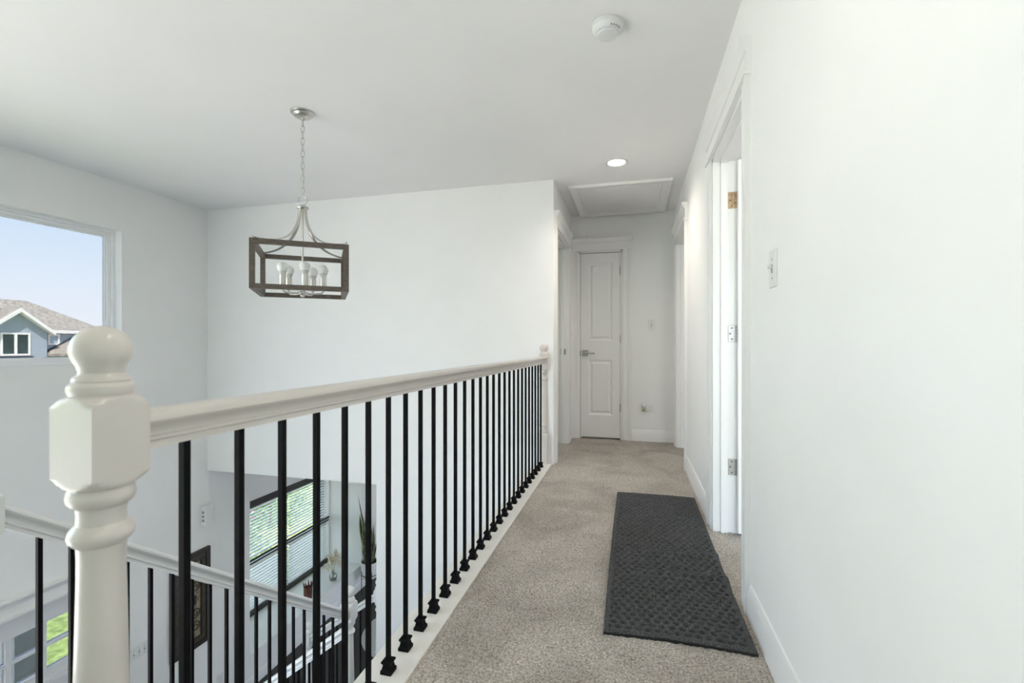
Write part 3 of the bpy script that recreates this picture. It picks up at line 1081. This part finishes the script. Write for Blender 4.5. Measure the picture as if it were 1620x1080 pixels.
def downlight(x, y, energy):
    ld = bpy.data.lights.new('downlight', 'SPOT')
    ld.energy = energy
    ld.spot_size = math.radians(150)
    ld.spot_blend = 1.0
    ld.shadow_soft_size = 0.065
    ld.color = (1.0, 0.89, 0.77)
    lo = bpy.data.objects.new('downlight', ld)
    COL.objects.link(lo)
    lo.location = (x, y, CEIL - 0.02)
    return lo


downlight(LX, LY, 26)

dl2 = empty('recessed_light', (LX, 0.75, CEIL), 'lit round recessed ceiling light over the near end of the hall', 'light')
for chd in list(dl.children):
    cc = chd.copy()
    COL.objects.link(cc)
    cc.parent = dl2
downlight(LX, 0.75, 7)

SX, SY = -0.105, 2.10
sd = empty('smoke_detector', (SX, SY, CEIL), 'round white smoke detector on the hall ceiling', 'detector')
MB().lathe([(0.070, -.001), (0.070, -.008), (0.066, -.010), (0.067, -.012), (0.067, -.020), (0.064, -.024), (0.058, -.030), (0.052, -.036), (0.048, -.038)], 48, (SX, SY, CEIL)).build('base', 'detector', sd, 40)
MB().lathe([(0.044, -.036), (0.044, -.041)], 48, (SX, SY, CEIL)).build('vent_gap', 'greyslot', sd, 40)
MB().lathe([(0.047, -.0405), (0.047, -.043), (0.044, -.047), (0.020, -.050), (0.001, -.0505)], 48, (SX, SY, CEIL)).build('sensor_cap', 'detector', sd, 40)
for k in range(5):
    a = math.radians(-70 + k * 12)
    MB().box(SX + .0555 * math.cos(a) - .003, SX + .0555 * math.cos(a) + .003, SY + .0555 * math.sin(a) - .003, SY + .0555 * math.sin(a) + .003, CEIL - .0345, CEIL - .028).build('vent_slot', 'greyslot', sd)

HX0, HX1, HY0, HY1 = -0.55, 0.335, 4.15, 5.115
ah = empty('attic_hatch', ((HX0 + HX1) / 2, (HY0 + HY1) / 2, CEIL), 'white trimmed attic hatch in the ceiling by the closet door', 'hatch')
HP = [(0, 0), (0, -.012), (.012, -.018), (.022, -.015), (.066, -.017), (.074, -.022), (.094, -.024), (.10, -.02), (.10, 0)]
W_ = .10


def mitre(p0, p1, inw):
    """trim strip with mitred ends, inw = unit vector from the outer edge inwards"""
    p0, p1, inw = Vector(p0), Vector(p1), Vector(inw)
    d = (p1 - p0).normalized()
    a = [p0 + inw * (W_ - s) + d * (W_ - s) + Vector((0, 0, h)) for s, h in HP]
    b = [p1 + inw * (W_ - s) - d * (W_ - s) + Vector((0, 0, h)) for s, h in HP]
    return MB().stack([a, b])


for p0, p1, i_ in (((HX0, HY0, CEIL), (HX1, HY0, CEIL), (0, 1, 0)), ((HX0, HY1, CEIL), (HX1, HY1, CEIL), (0, -1, 0)),
                   ((HX0, HY0, CEIL), (HX0, HY1, CEIL), (1, 0, 0)), ((HX1, HY0, CEIL), (HX1, HY1, CEIL), (-1, 0, 0))):
    mitre(p0, p1, i_).build('hatch_trim', 'trim', ah, 30)
MB().box(HX0 + .10, HX1 - .10, HY0 + .10, HY1 - .10, CEIL - .006, CEIL).build('hatch_panel', 'ceiling', ah)

# ------------------------------------------------------------------ switches, outlets and small wall things
def plate(name, label, cat, F, w, h, toggles=1, kind='switch', horiz=False):
    """F(a, out, z) centred on the plate"""
    root = empty(name, F(0, 0, 0), label, cat)
    def bx(a0, a1, o0, o1, z0, z1, nm, mt, ch=0, par=None):
        p, q = F(a0, o0, z0), F(a1, o1, z1)
        return MB().box(min(p[0], q[0]), max(p[0], q[0]), min(p[1], q[1]), max(p[1], q[1]), min(p[2], q[2]), max(p[2], q[2]), ch).build(nm, mt, par or root)
    bx(-w / 2, w / 2, 0, 0.006, -h / 2, h / 2, 'cover_plate', 'plastic', 0.0015)
    if kind == 'switch':
        for k in range(toggles):
            c = (k - (toggles - 1) / 2) * 0.046
            bx(c - .0055, c + .0055, 0.006, 0.0075, -.013, .013, 'toggle_slot', 'greyslot')
            bx(c - .004, c + .004, 0.006, 0.020, .001, .011, 'toggle', 'plastic', 0.001)
            for dz in (-.030, .030):
                bx(c - .003, c + .003, 0.006, 0.0068, dz - .003, dz + .003, 'screw', 'greyslot')
    else:
        for s in (-1, 1):
            c = s * 0.020
            a, z = (c, 0) if horiz else (0, c)
            r = bx(a - .014, a + .014, 0.006, 0.0085, z - .014, z + .014, 'receptacle', 'plastic', 0.002)
            for t in (-1, 1):
                if horiz:
                    bx(a - .003, a + .004, 0.0085, 0.0089, z + t * .006 - .001, z + t * .006 + .001, 'socket_slot', 'slot', 0, r)
                else:
                    bx(a + t * .006 - .001, a + t * .006 + .001, 0.0085, 0.0089, z - .003, z + .004, 'socket_slot', 'slot', 0, r)
    return root


plate('light_switch', 'white toggle switch on the right hall wall beside the doorway', 'switch', lambda a, o, z: (XR - o, 1.635 + a, 1.27 + z), 0.073, 0.118)
plate('light_switch', 'white toggle switch on the end wall beside the closet door', 'switch', lambda a, o, z: (0.199 + a, YE - o, 1.24 + z), 0.073, 0.115)
plate('wall_outlet', 'sideways white outlet low on the hall end wall', 'outlet', lambda a, o, z: (0.163 + a, YE - o, 0.357 + z), 0.115, 0.07, kind='outlet', horiz=True)
plate('light_switch', 'wide white switch plate beside the dark framed wall art', 'switch', lambda a, o, z: (XL + o, 3.245 + a, -1.74 + z), 0.165, 0.118, toggles=3)
plate('wall_outlet', 'white outlet low on the left wall under the framed art', 'outlet', lambda a, o, z: (XL + o, 4.10 + a, -2.59 + z), 0.073, 0.118, kind='outlet')

pl = empty('plug_in_freshener', (0.117, YE - .009, 0.357), 'small tan plug in air freshener in the end wall outlet', 'air freshener')
MB().box(0.100, 0.134, YE - .045, YE - .0092, 0.325, 0.375, .006).build('body', 'plug', pl)
MB().lathe([(0.012, 0.370), (0.014, 0.378), (0.012, 0.398), (0.006, 0.405)], 16, (0.117, YE - .028, 0)).build('refill_cap', 'plastic', pl, 40)
MB().box(0.112, 0.122, YE - .0465, YE - .0448, 0.335, 0.348).build('vent', 'slot', pl)

m = MB()
hk = m.tube([(-0.478, YE, 2.205), (-0.478, YE - .012, 2.205), (-0.478, YE - .014, 2.213)], 0.0028, 8).build('wall_hook', 'steel', None, 50)
tag(hk, 'tiny metal hook above the closet door casing', 'hook')

dc = empty('door_chime', (XL, 3.90, -0.745), 'white door chime box with three vents high on the lower left wall', 'door chime')
MB().box(XL, XL + 0.055, 3.875, 3.985, -0.85, -0.645, .004).build('body', 'plastic', dc)
for k in range(3):
    z = -0.79 + k * .042
    MB().box(XL + .012, XL + .042, 3.8735, 3.8752, z - .013, z + .013).build('vent', 'greyslot', dc)

# framed metal scroll art
ar = empty('wall_art', (XL, 3.745, -2.05), 'tall dark framed panel with black metal scrollwork on the left wall', 'wall art')
A0, A1, AZ0, AZ1 = 3.53, 3.96, -2.055, -1.08
rect_frame(MB(), XL, XL + .030, (A0, A1, AZ0, AZ1), 0.045).build('frame', 'art_frame', ar)
rect_frame(MB(), XL, XL + .020, (A0 + .045, A1 - .045, AZ0 + .045, AZ1 - .045), 0.045).build('liner', 'art_liner', ar)
rect_frame(MB(), XL, XL + .024, (A0 + .09, A1 - .09, AZ0 + .09, AZ1 - .09), 0.012).build('inner_frame', 'art_frame', ar)
MB().box(XL, XL + .010, A0 + .10, A1 - .10, AZ0 + .10, AZ1 - .10).build('panel', 'art_panel', ar)
yc, zc = (A0 + A1) / 2, (AZ0 + AZ1) / 2
MB().tube([(XL + .02, yc, AZ0 + .10), (XL + .02, yc, AZ1 - .10)], .006, 8).build('scroll_stem', 'art_frame', ar, 60)
for sy in (-1, 1):
    for cz, dr in ((zc + .27, 1), (zc + .13, -1), (zc - .13, 1), (zc - .27, -1), (zc + .03, 1), (zc - .03, -1)):
        pts = []
        n = 26
        R0 = 0.055 if abs(cz - zc) > .05 else 0.032
        for i in range(n):
            s = i / (n - 1)
            r = R0 * (1 - .78 * s)
            a = (PI if sy > 0 else 0) + sy * dr * s * 3.2 * PI
            pts.append((XL + .02, yc + sy * R0 + r * math.cos(a), cz + r * math.sin(a)))
        MB().tube(pts, .0048, 6).build('scroll', 'art_frame', ar, 60)
for k in range(8):
    a = k * PI / 4
    MB().tube([(XL + .021, yc, zc), (XL + .024, yc + .03 * math.cos(a), zc + .03 * math.sin(a)), (XL + .021, yc + .05 * math.cos(a), zc + .05 * math.sin(a))], [.004, .012, .003], 8).build('rosette_petal', 'art_frame', ar, 60)

# ------------------------------------------------------------------ charcoal runner mat with dimpled bobbles
def mat_mesh():
    x0, x1, y0, y1, st_ = -0.098, 0.402, 1.685, 3.285, 0.0042
    nx, ny = int((x1 - x0) / st_) + 1, int((y1 - y0) / st_) + 1
    co = []
    p = 0.034
    for j in range(ny):
        for i in range(nx):
            x, y = x0 + i * st_, y0 + j * st_
            edge = min(i, j, nx - 1 - i, ny - 1 - j) * st_
            row = round((y - y0) / (p * .87))
            best = 1.0
            for rr in (row - 1, row, row + 1):
                ox = p / 2 if rr % 2 else 0
                cx = round((x - x0 - ox) / p) * p + ox
                d = math.hypot(x - x0 - cx, (y - y0) - rr * p * .87)
                best = min(best, d)
            dim = -0.0200 * math.exp(-(best / 0.0100) ** 4)
            if edge < 0.018:
                dim = 0.0
            wr = 0.014 * math.exp(-((y - 2.36 - .10 * (x - .15) + .02 * math.sin(9 * x)) / .030) ** 2) * min(1, max(0, (x + .06) * 4))
            wr += 0.017 * math.exp(-((y - 2.14 - .06 * (x - .2)) / .040) ** 2) * min(1, max(0, (x + .02) * 4))
            wr += 0.006 * math.exp(-((y - 2.58) / .03) ** 2) * max(0, 1 - (x + .1) * 4)
            ns = 0.0018 * (random.random() - .5)
            top = 0.0235 if edge > 0.004 else 0.015
            wav = 0.004 * math.sin(1.9 * y)
            co.append((x + wav + .002 * (random.random() - .5), y + .006 * math.sin(9 * x), top + dim + wr + ns))
    fs = []
    for j in range(ny - 1):
        for i in range(nx - 1):
            a = j * nx + i
            fs.append((a, a + 1, a + nx + 1, a + nx))
    return co, fs, nx, ny


co, fs, nx, ny = mat_mesh()
rm = empty('floor_mat', (0.15, 2.48, 0.004), 'charcoal runner mat with dimpled texture lying on the carpet', 'mat')
m = MB()
m.v, m.f = co, fs
border = [i for i in range(nx)] + [j * nx + nx - 1 for j in range(1, ny)] + [(ny - 1) * nx + i for i in range(nx - 2, -1, -1)] + [j * nx for j in range(ny - 2, 0, -1)]
o = m.build('pile_surface', 'mat', rm)
for p in o.data.polygons:
    p.use_smooth = True
m2 = MB()
k = len(border)
vs_ = [co[b] for b in border] + [(co[b][0], co[b][1], 0.003) for b in border]
m2.add(vs_, [(i, (i + 1) % k, k + (i + 1) % k, k + i) for i in range(k)])
m2.build('bound_edge', 'mat_edge', rm)

# ------------------------------------------------------------------ lower room: plant, vases, rug
PX, PYY = -4.10, 6.72
pt = empty('plant_pot', (PX, PYY, LOW), 'round white plant pot in a thin black wire stand below the bay corner', 'plant pot')
MB().lathe([(0.085, -2.72), (0.105, -2.715), (0.118, -2.66), (0.132, -2.56), (0.140, -2.47), (0.141, -2.455), (0.133, -2.455), (0.128, -2.50)], 36, (PX, PYY, 0)).build('pot', 'pot', pt, 40)
ring = [(PX + .128 * math.cos(2 * PI * i / 32), PYY + .128 * math.sin(2 * PI * i / 32), -2.66) for i in range(32)]
MB().tube(ring, .005, 6, closed=True).build('stand_ring', 'iron', pt, 60)
for k in range(4):
    a = PI / 4 + k * PI / 2
    MB().tube([(PX + .13 * math.cos(a), PYY + .13 * math.sin(a), -2.60), (PX + .13 * math.cos(a), PYY + .13 * math.sin(a), LOW)], .005, 6).build('stand_leg', 'iron', pt, 60)
MB().tube([(PX - .09, PYY - .09, -2.722), (PX + .09, PYY + .09, -2.722)], .005, 6).build('cross_bar', 'iron', pt, 60)
MB().tube([(PX - .09, PYY + .09, -2.728), (PX + .09, PYY - .09, -2.728)], .005, 6).build('cross_bar', 'iron', pt, 60)
sp = empty('snake_plant', (PX, PYY, -2.50), 'tall snake plant with upright dark leaves in the white pot', 'plant')
MB().lathe([(0.126, -2.51), (0.126, -2.475), (0.06, -2.468), (0.001, -2.465)], 28, (PX, PYY, 0)).build('soil', 'soil', sp, 40)
for k in range(23):
    a = random.uniform(0, 2 * PI)
    r = 0.085 * math.sqrt(random.random())
    hgt = random.choice([1.08, .92, .80, .72, .62, .52, .45]) * random.uniform(.93, 1.05)
    lean = random.uniform(0.05, 0.22)
    tw_ = random.uniform(0, PI)
    wmax = random.uniform(.028, .042)
    def blade(scale, off):
        rings = []
        for i in range(9):
            s = i / 8
            wd = scale * wmax * (0.55 + 1.2 * s - 1.75 * s ** 2.4 + .0) if s < 1 else 0.001
            wd = max(wd, .001)
            th = off * (1 - .8 * s)
            cx = PX + r * math.cos(a) + lean * hgt * s ** 1.5 * math.cos(a) + .02 * math.sin(5 * s + k)
            cy = PYY + r * math.sin(a) + lean * hgt * s ** 1.5 * math.sin(a)
            tt = tw_ + .9 * s
            dx, dy = math.cos(tt), math.sin(tt)
            nx_, ny_ = -dy, dx
            z = -2.48 + hgt * s
            rings.append([(cx + dx * wd, cy + dy * wd, z), (cx + nx_ * th, cy + ny_ * th, z), (cx - dx * wd, cy - dy * wd, z), (cx - nx_ * th, cy - ny_ * th, z)])
        return MB().stack(rings)
    lf = blade(1.0, .0022).build('leaf', 'leaf_edge', sp, 60)
    blade(0.78, .0034).build('leaf_centre', 'leaf', lf, 60)

VX, VY, VZ = -4.45, 6.26, -2.585
va = empty('glass_vase', (VX, VY, VZ), 'small round clear glass vase on the window seat', 'vase')
MB().lathe([(0.034, 0), (0.050, .006), (0.062, .04), (0.058, .085), (0.036, .115), (0.028, .128), (0.033, .138), (0.030, .139), (0.025, .128), (0.033, .113), (0.054, .083), (0.058, .04), (0.046, .010), (0.002, .008)], 32, (VX, VY, VZ)).build('body', 'clear', va, 50)
MB().lathe([(0.044, .0105), (0.0555, .04), (0.053, .07), (0.001, .0702)], 28, (VX, VY, VZ)).build('water', 'clear', va, 50)
fb = empty('flower_bunch', (VX, VY, VZ + .02), 'bunch of cream dried flowers standing in the glass vase', 'flowers')
for k in range(9):
    a = k * 2.4
    sp_r = random.uniform(.04, .12)
    top = VZ + random.uniform(.26, .43)
    tp = Vector((VX + sp_r * math.cos(a), VY + sp_r * math.sin(a), top))
    MB().tube([(VX + .01 * math.cos(a + PI), VY + .01 * math.sin(a + PI), VZ + .012), (VX + .012 * math.cos(a), VY + .012 * math.sin(a), VZ + .14), (VX + .6 * sp_r * math.cos(a), VY + .6 * sp_r * math.sin(a), VZ + .14 + .6 * (top - VZ - .14)), tp], .0022, 5).build('stem', 'stem', fb, 60)
    m = MB()
    for j in range(24):
        q = tp + Vector((random.uniform(-.038, .038), random.uniform(-.038, .038), random.uniform(-.10, .02)))
        n_ = Vector((random.uniform(-1, 1), random.uniform(-1, 1), random.uniform(.1, 1))).normalized()
        u_ = n_.orthogonal().normalized() * .019
        w_ = n_.cross(u_).normalized() * .019
        cpt = q + n_ * .004
        m.add([q + u_, q + w_, q - u_, q - w_, cpt, q - n_ * .003], [(0, 1, 4), (1, 2, 4), (2, 3, 4), (3, 0, 4), (1, 0, 5), (2, 1, 5), (3, 2, 5), (0, 3, 5)])
    m.build('blossom', 'petal', fb)

RX, RY = -4.43, 5.66
rv = empty('wooden_vase', (RX, RY, VZ), 'red brown carved vase with a spiky rim on the window seat', 'vase')
MB().lathe([(0.040, 0), (0.050, .01), (0.056, .08), (0.058, .16), (0.054, .20), (0.046, .202), (0.048, .16), (0.046, .02), (0.002, .018)], 20, (RX, RY, VZ)).build('body', 'clay', rv, 40)
for k in range(9):
    a = 2 * PI * k / 9
    h = random.uniform(.035, .075)
    MB().tube([(RX + .050 * math.cos(a), RY + .050 * math.sin(a), VZ + .185), (RX + .056 * math.cos(a), RY + .056 * math.sin(a), VZ + .20 + h * .6), (RX + .064 * math.cos(a), RY + .064 * math.sin(a), VZ + .20 + h)], [.011, .009, .002], 6).build('rim_spike', 'clay', rv, 50)

rg = empty('round_rug', (-3.017, 5.95, LOW), 'pale round rug on the dark floor of the lower room', 'rug')
MB().lathe([(0.625, 0.0), (0.625, 0.010), (0.60, 0.012), (0.001, 0.012)], 64, (-3.017, 5.95, LOW)).build('pile', 'rug', rg, 40)
m = MB()
m.tube([(-3.017 + .627 * math.cos(2 * PI * i / 64), 5.95 + .627 * math.sin(2 * PI * i / 64), LOW + .008) for i in range(64)], .008, 8, closed=True)
m.build('bound_edge', 'rug', rg, 60)

# ------------------------------------------------------------------ outdoors
GZ = -3.35
S(MB().box(-160, 60, -120, 160, GZ - .3, GZ).build('ground', 'grass'), 'green lawn in front of the house')
S(MB().box(-36, -26, -120, 160, GZ, GZ + .02).build('street', 'asphalt'), 'asphalt street beyond the lawn')
S(MB().box(-26, -4.6, -70, 1.25, GZ, GZ + .03).build('bounce_slab', 'concrete'), 'added pale concrete slab out of view that bounces daylight indoors')  # added unseen ground, bounces neutral sunlight inside in place of green lawn
S(MB().box(0.7, 40, -40, 40, GZ, GZ + .03).build('neutral_bounce_slab', 'paver'), 'added grey paving out of view that keeps bounced light neutral')  # added unseen paving, keeps green lawn bounce out of the rooms
S(MB().box(-24, -22.6, -120, 160, GZ, GZ + .03).build('sidewalk', 'concrete'), 'concrete sidewalk along the street')
S(MB().box(-6.3, -4.47, 1.3, 4.3, GZ, LOW - .08).build('porch_slab', 'concrete'), 'concrete porch slab')
pc = empty('porch_column', (-5.75, 3.2, LOW - .08), 'grey green square porch column with white edge seen through the front door', 'column')
MB().box(-5.86, -5.64, 3.08, 3.28, LOW - .08, 0.2).build('shaft', 'column', pc)
MB().box(-5.88, -5.62, 3.00, 3.08, LOW - .08, 0.2).build('corner_board', 'housetrim', pc)

# blue-grey house across the street
HXF = -48.0
hs = empty('neighbour_house', (HXF - 4, 27, GZ), 'blue grey clapboard house with shingle roof across the street', 'house')
weld(panel('X', HXF - .3, HXF, 18, 33.0, GZ, 2.25).build('main_wall', 'siding', hs))
weld(panel('Y', 32.7, 33.0, -58, HXF, GZ, 2.25).build('main_wall', 'siding', hs))
EA, RZ, RXX = 2.25, 4.95, -52.5      # eave and ridge of the main roof
ov = 0.25
m = MB()
y0, y1 = 16.5, 33.0 + ov
xe0, xe1 = HXF + ov, -57.0 - ov
th = .14
top = [(xe0, y0, EA), (xe0, y1, EA), (xe1, y1, EA), (xe1, y0, EA), (RXX, y0, RZ), (RXX, 29.6, RZ)]
bot = [(x, y, z - th) for x, y, z in top]
m.add(top + bot, [(0, 1, 5, 4), (1, 2, 5), (2, 3, 4, 5), (6, 10, 11, 7), (7, 11, 8), (8, 11, 10, 9), (0, 6, 7, 1), (1, 7, 8, 2), (2, 8, 9, 3), (0, 4, 10, 6), (3, 9, 10, 4)])
m.build('main_roof', 'shingle', hs)
MB().box(xe0 - .02, xe0 + .05, 28.2, y1 + .05, EA - .24, EA + .02).build('fascia', 'housetrim', hs)
MB().box(HXF, xe0, 28.2, y1, EA - .26, EA - .22).build('soffit', 'housetrim', hs)
# front gable
GY, GH, GX, GP = 26.19, 1.93, HXF + 0.5, 3.66
m = MB()
prof = [(GY - GH, GZ), (GY + GH, GZ), (GY + GH, 2.1), (GY, GP), (GY - GH, 2.1)]
m.add([(GX, y, z) for y, z in prof] + [(HXF - 3, y, z) for y, z in prof], [(0, 1, 2, 3, 4), (9, 8, 7, 6, 5), (0, 5, 6, 1), (1, 6, 7, 2), (2, 7, 8, 3), (3, 8, 9, 4), (4, 9, 5, 0)])
m.build('gable_wall', 'siding', hs)
sl = (GP - 2.1) / GH
for s in (-1, 1):
    e0 = (GY, GP + .10)
    e1 = (GY + s * (GH + .35), GP + .10 - sl * (GH + .35))
    m = MB()
    m.add([(x, y, z + d) for x in (GX + .45, HXF - 4.0) for (y, z), d in ((e0, 0), (e1, 0), (e1, .16), (e0, .16))], [(0, 1, 2, 3), (7, 6, 5, 4), (0, 4, 5, 1), (1, 5, 6, 2), (2, 6, 7, 3), (3, 7, 4, 0)])
    m.build('gable_roof', 'shingle', hs)
    m = MB()
    m.add([(x, y, z + d) for x in (GX + .40, GX + .52) for (y, z), d in ((e0, -.12), (e1, -.12), (e1, .18), (e0, .18))], [(0, 1, 2, 3), (7, 6, 5, 4), (0, 4, 5, 1), (1, 5, 6, 2), (2, 6, 7, 3), (3, 7, 4, 0)])
    m.build('rake_board', 'housetrim', hs)
    m = MB()
    m.add([(x, y, z + d) for x in (GX, GX + .41) for (y, z), d in ((e0, -.10), (e1, -.10), (e1, -.02), (e0, -.02))], [(0, 1, 2, 3), (7, 6, 5, 4), (0, 4, 5, 1), (1, 5, 6, 2), (2, 6, 7, 3), (3, 7, 4, 0)])
    m.build('soffit', 'housetrim', hs)
MB().box(GX - .02, GX + .03, GY + GH - .10, GY + GH + .03, -.1, 2.1).build('corner_board', 'siding', hs)
# second gable behind
m = MB()
G2, G2P = 23.6, 5.35
sl2 = .80
e0, e1 = (G2, G2P), (G2 + 3.2, G2P - 3.2 * sl2)
m.add([(x, y, z + d) for x in (HXF - 1.20, HXF - 1.05) for (y, z), d in ((e0, 0), (e1, 0), (e1, .32), (e0, .32))], [(0, 1, 2, 3), (7, 6, 5, 4), (0, 4, 5, 1), (1, 5, 6, 2), (2, 6, 7, 3), (3, 7, 4, 0)])
m.build('rake_board', 'housetrim', hs)
MB().add([(HXF - 1.6, 20.4, 2.25), (HXF - 1.6, 26.8, 2.25), (HXF - 1.6, G2, G2P), (HXF - 3, 20.4, 2.25), (HXF - 3, 26.8, 2.25), (HXF - 3, G2, G2P)], [(0, 1, 2), (5, 4, 3), (0, 3, 4, 1), (1, 4, 5, 2), (2, 5, 3, 0)]).build('gable_wall', 'siding', hs)


def house_window(y0, y1, z0, z1, X, mull, glassm):
    r = empty('house_window', (0, 0, 0))
    r.parent = hs
    r.location = Vector((X, (y0 + y1) / 2, z0)) - abs_loc(hs)
    rect_frame(MB(), X, X + .08, (y0, y1, z0, z1), .14).build('window_frame', 'housetrim', r)
    ys = [y0 + .14, y1 - .14]
    if mull:
        ym = (y0 + y1) / 2
        MB().box(X, X + .08, ym - .09, ym + .09, z0 + .14, z1 - .14).build('mullion', 'housetrim', r)
    MB().box(X - .02, X + .03, ys[0], ys[1], z0 + .14, z1 - .14).build('pane', glassm, r)


house_window(25.15, 27.02, 0.16, 1.98, GX, True, 'houseglass')
house_window(28.48, 29.33, 1.0, 1.93, HXF, False, 'houseblind')
MB().box(GX, GX + .1, 24.2, 27.2, -0.02, 0.10).build('sill_board', 'flash', hs)
MB().box(GX, GX + 2.0, 23, 28.1, -0.55, -0.08).build('stone_band', 'brick', hs)
# lower roof on the right, its flashing and rake
m = MB()
q0, q1 = (28.2, .28), (31.9, 2.55)
m.add([(x, y, z) for x in (HXF + 4.5, HXF) for (y, z) in (q0, q1)] + [(x, y, z - .2) for x in (HXF + 4.5, HXF) for (y, z) in (q0, q1)], [(0, 1, 3, 2), (4, 6, 7, 5), (0, 4, 5, 1), (2, 3, 7, 6), (0, 2, 6, 4), (1, 5, 7, 3)])
m.build('lower_roof', 'shingle', hs)
m = MB()
m.add([(x, y, z + d) for x in (HXF + .02, HXF + .10) for (y, z), d in ((q0, 0), (q1, 0), (q1, .16), (q0, .16))], [(0, 1, 2, 3), (7, 6, 5, 4), (0, 4, 5, 1), (1, 5, 6, 2), (2, 6, 7, 3), (3, 7, 4, 0)])
m.build('flashing', 'flash', hs)
m = MB()
m.add([(x, y, z + d) for x in (HXF + 4.4, HXF + 4.6) for (y, z), d in ((q0, -.25), (q1, -.25), (q1, .05), (q0, .05))], [(0, 1, 2, 3), (7, 6, 5, 4), (0, 4, 5, 1), (1, 5, 6, 2), (2, 6, 7, 3), (3, 7, 4, 0)])
m.build('rake_board', 'housetrim', hs)


def shrub(x, y, r, h, n, label, blossoms=0):
    root = empty('garden_shrub', (x, y, GZ), label, 'shrub', 'shrubs outside the bay window')
    m = MB()
    mb2 = MB()
    for k in range(n + blossoms):
        u, v = random.random(), random.random()
        th, ph = 2 * PI * u, math.acos(2 * v - 1)
        rr = random.uniform(.65, 1.0)
        p = Vector((x + r * rr * math.sin(ph) * math.cos(th), y + r * rr * math.sin(ph) * math.sin(th), GZ + h / 2 + h / 2 * rr * math.cos(ph)))
        n_ = Vector((random.uniform(-1, 1), random.uniform(-1, 1), random.uniform(-.2, 1))).normalized()
        s = .05 if k < n else .045
        a_ = n_.orthogonal().normalized() * s
        b_ = n_.cross(a_).normalized() * s * (.5 if k < n else 1)
        (m if k < n else mb2).add([p + a_, p + b_, p - a_, p - b_], [(0, 1, 2, 3)])
    fo = m.build('foliage', 'shrub', root)
    MB().tube([(x, y, GZ), (x + .03, y, GZ + h * .6)], [.04, .015], 7).build('stem', 'clay', root)
    if blossoms:
        mb2.build('blossoms', 'blossom', root)
    return root


shrub(-7.6, 7.1, .95, 2.7, 2600, 'leafy garden shrub with pink blossoms outside the bay window', 130)
shrub(-8.6, 9.6, 1.1, 3.0, 2600, 'dense green garden shrub behind the blinds')
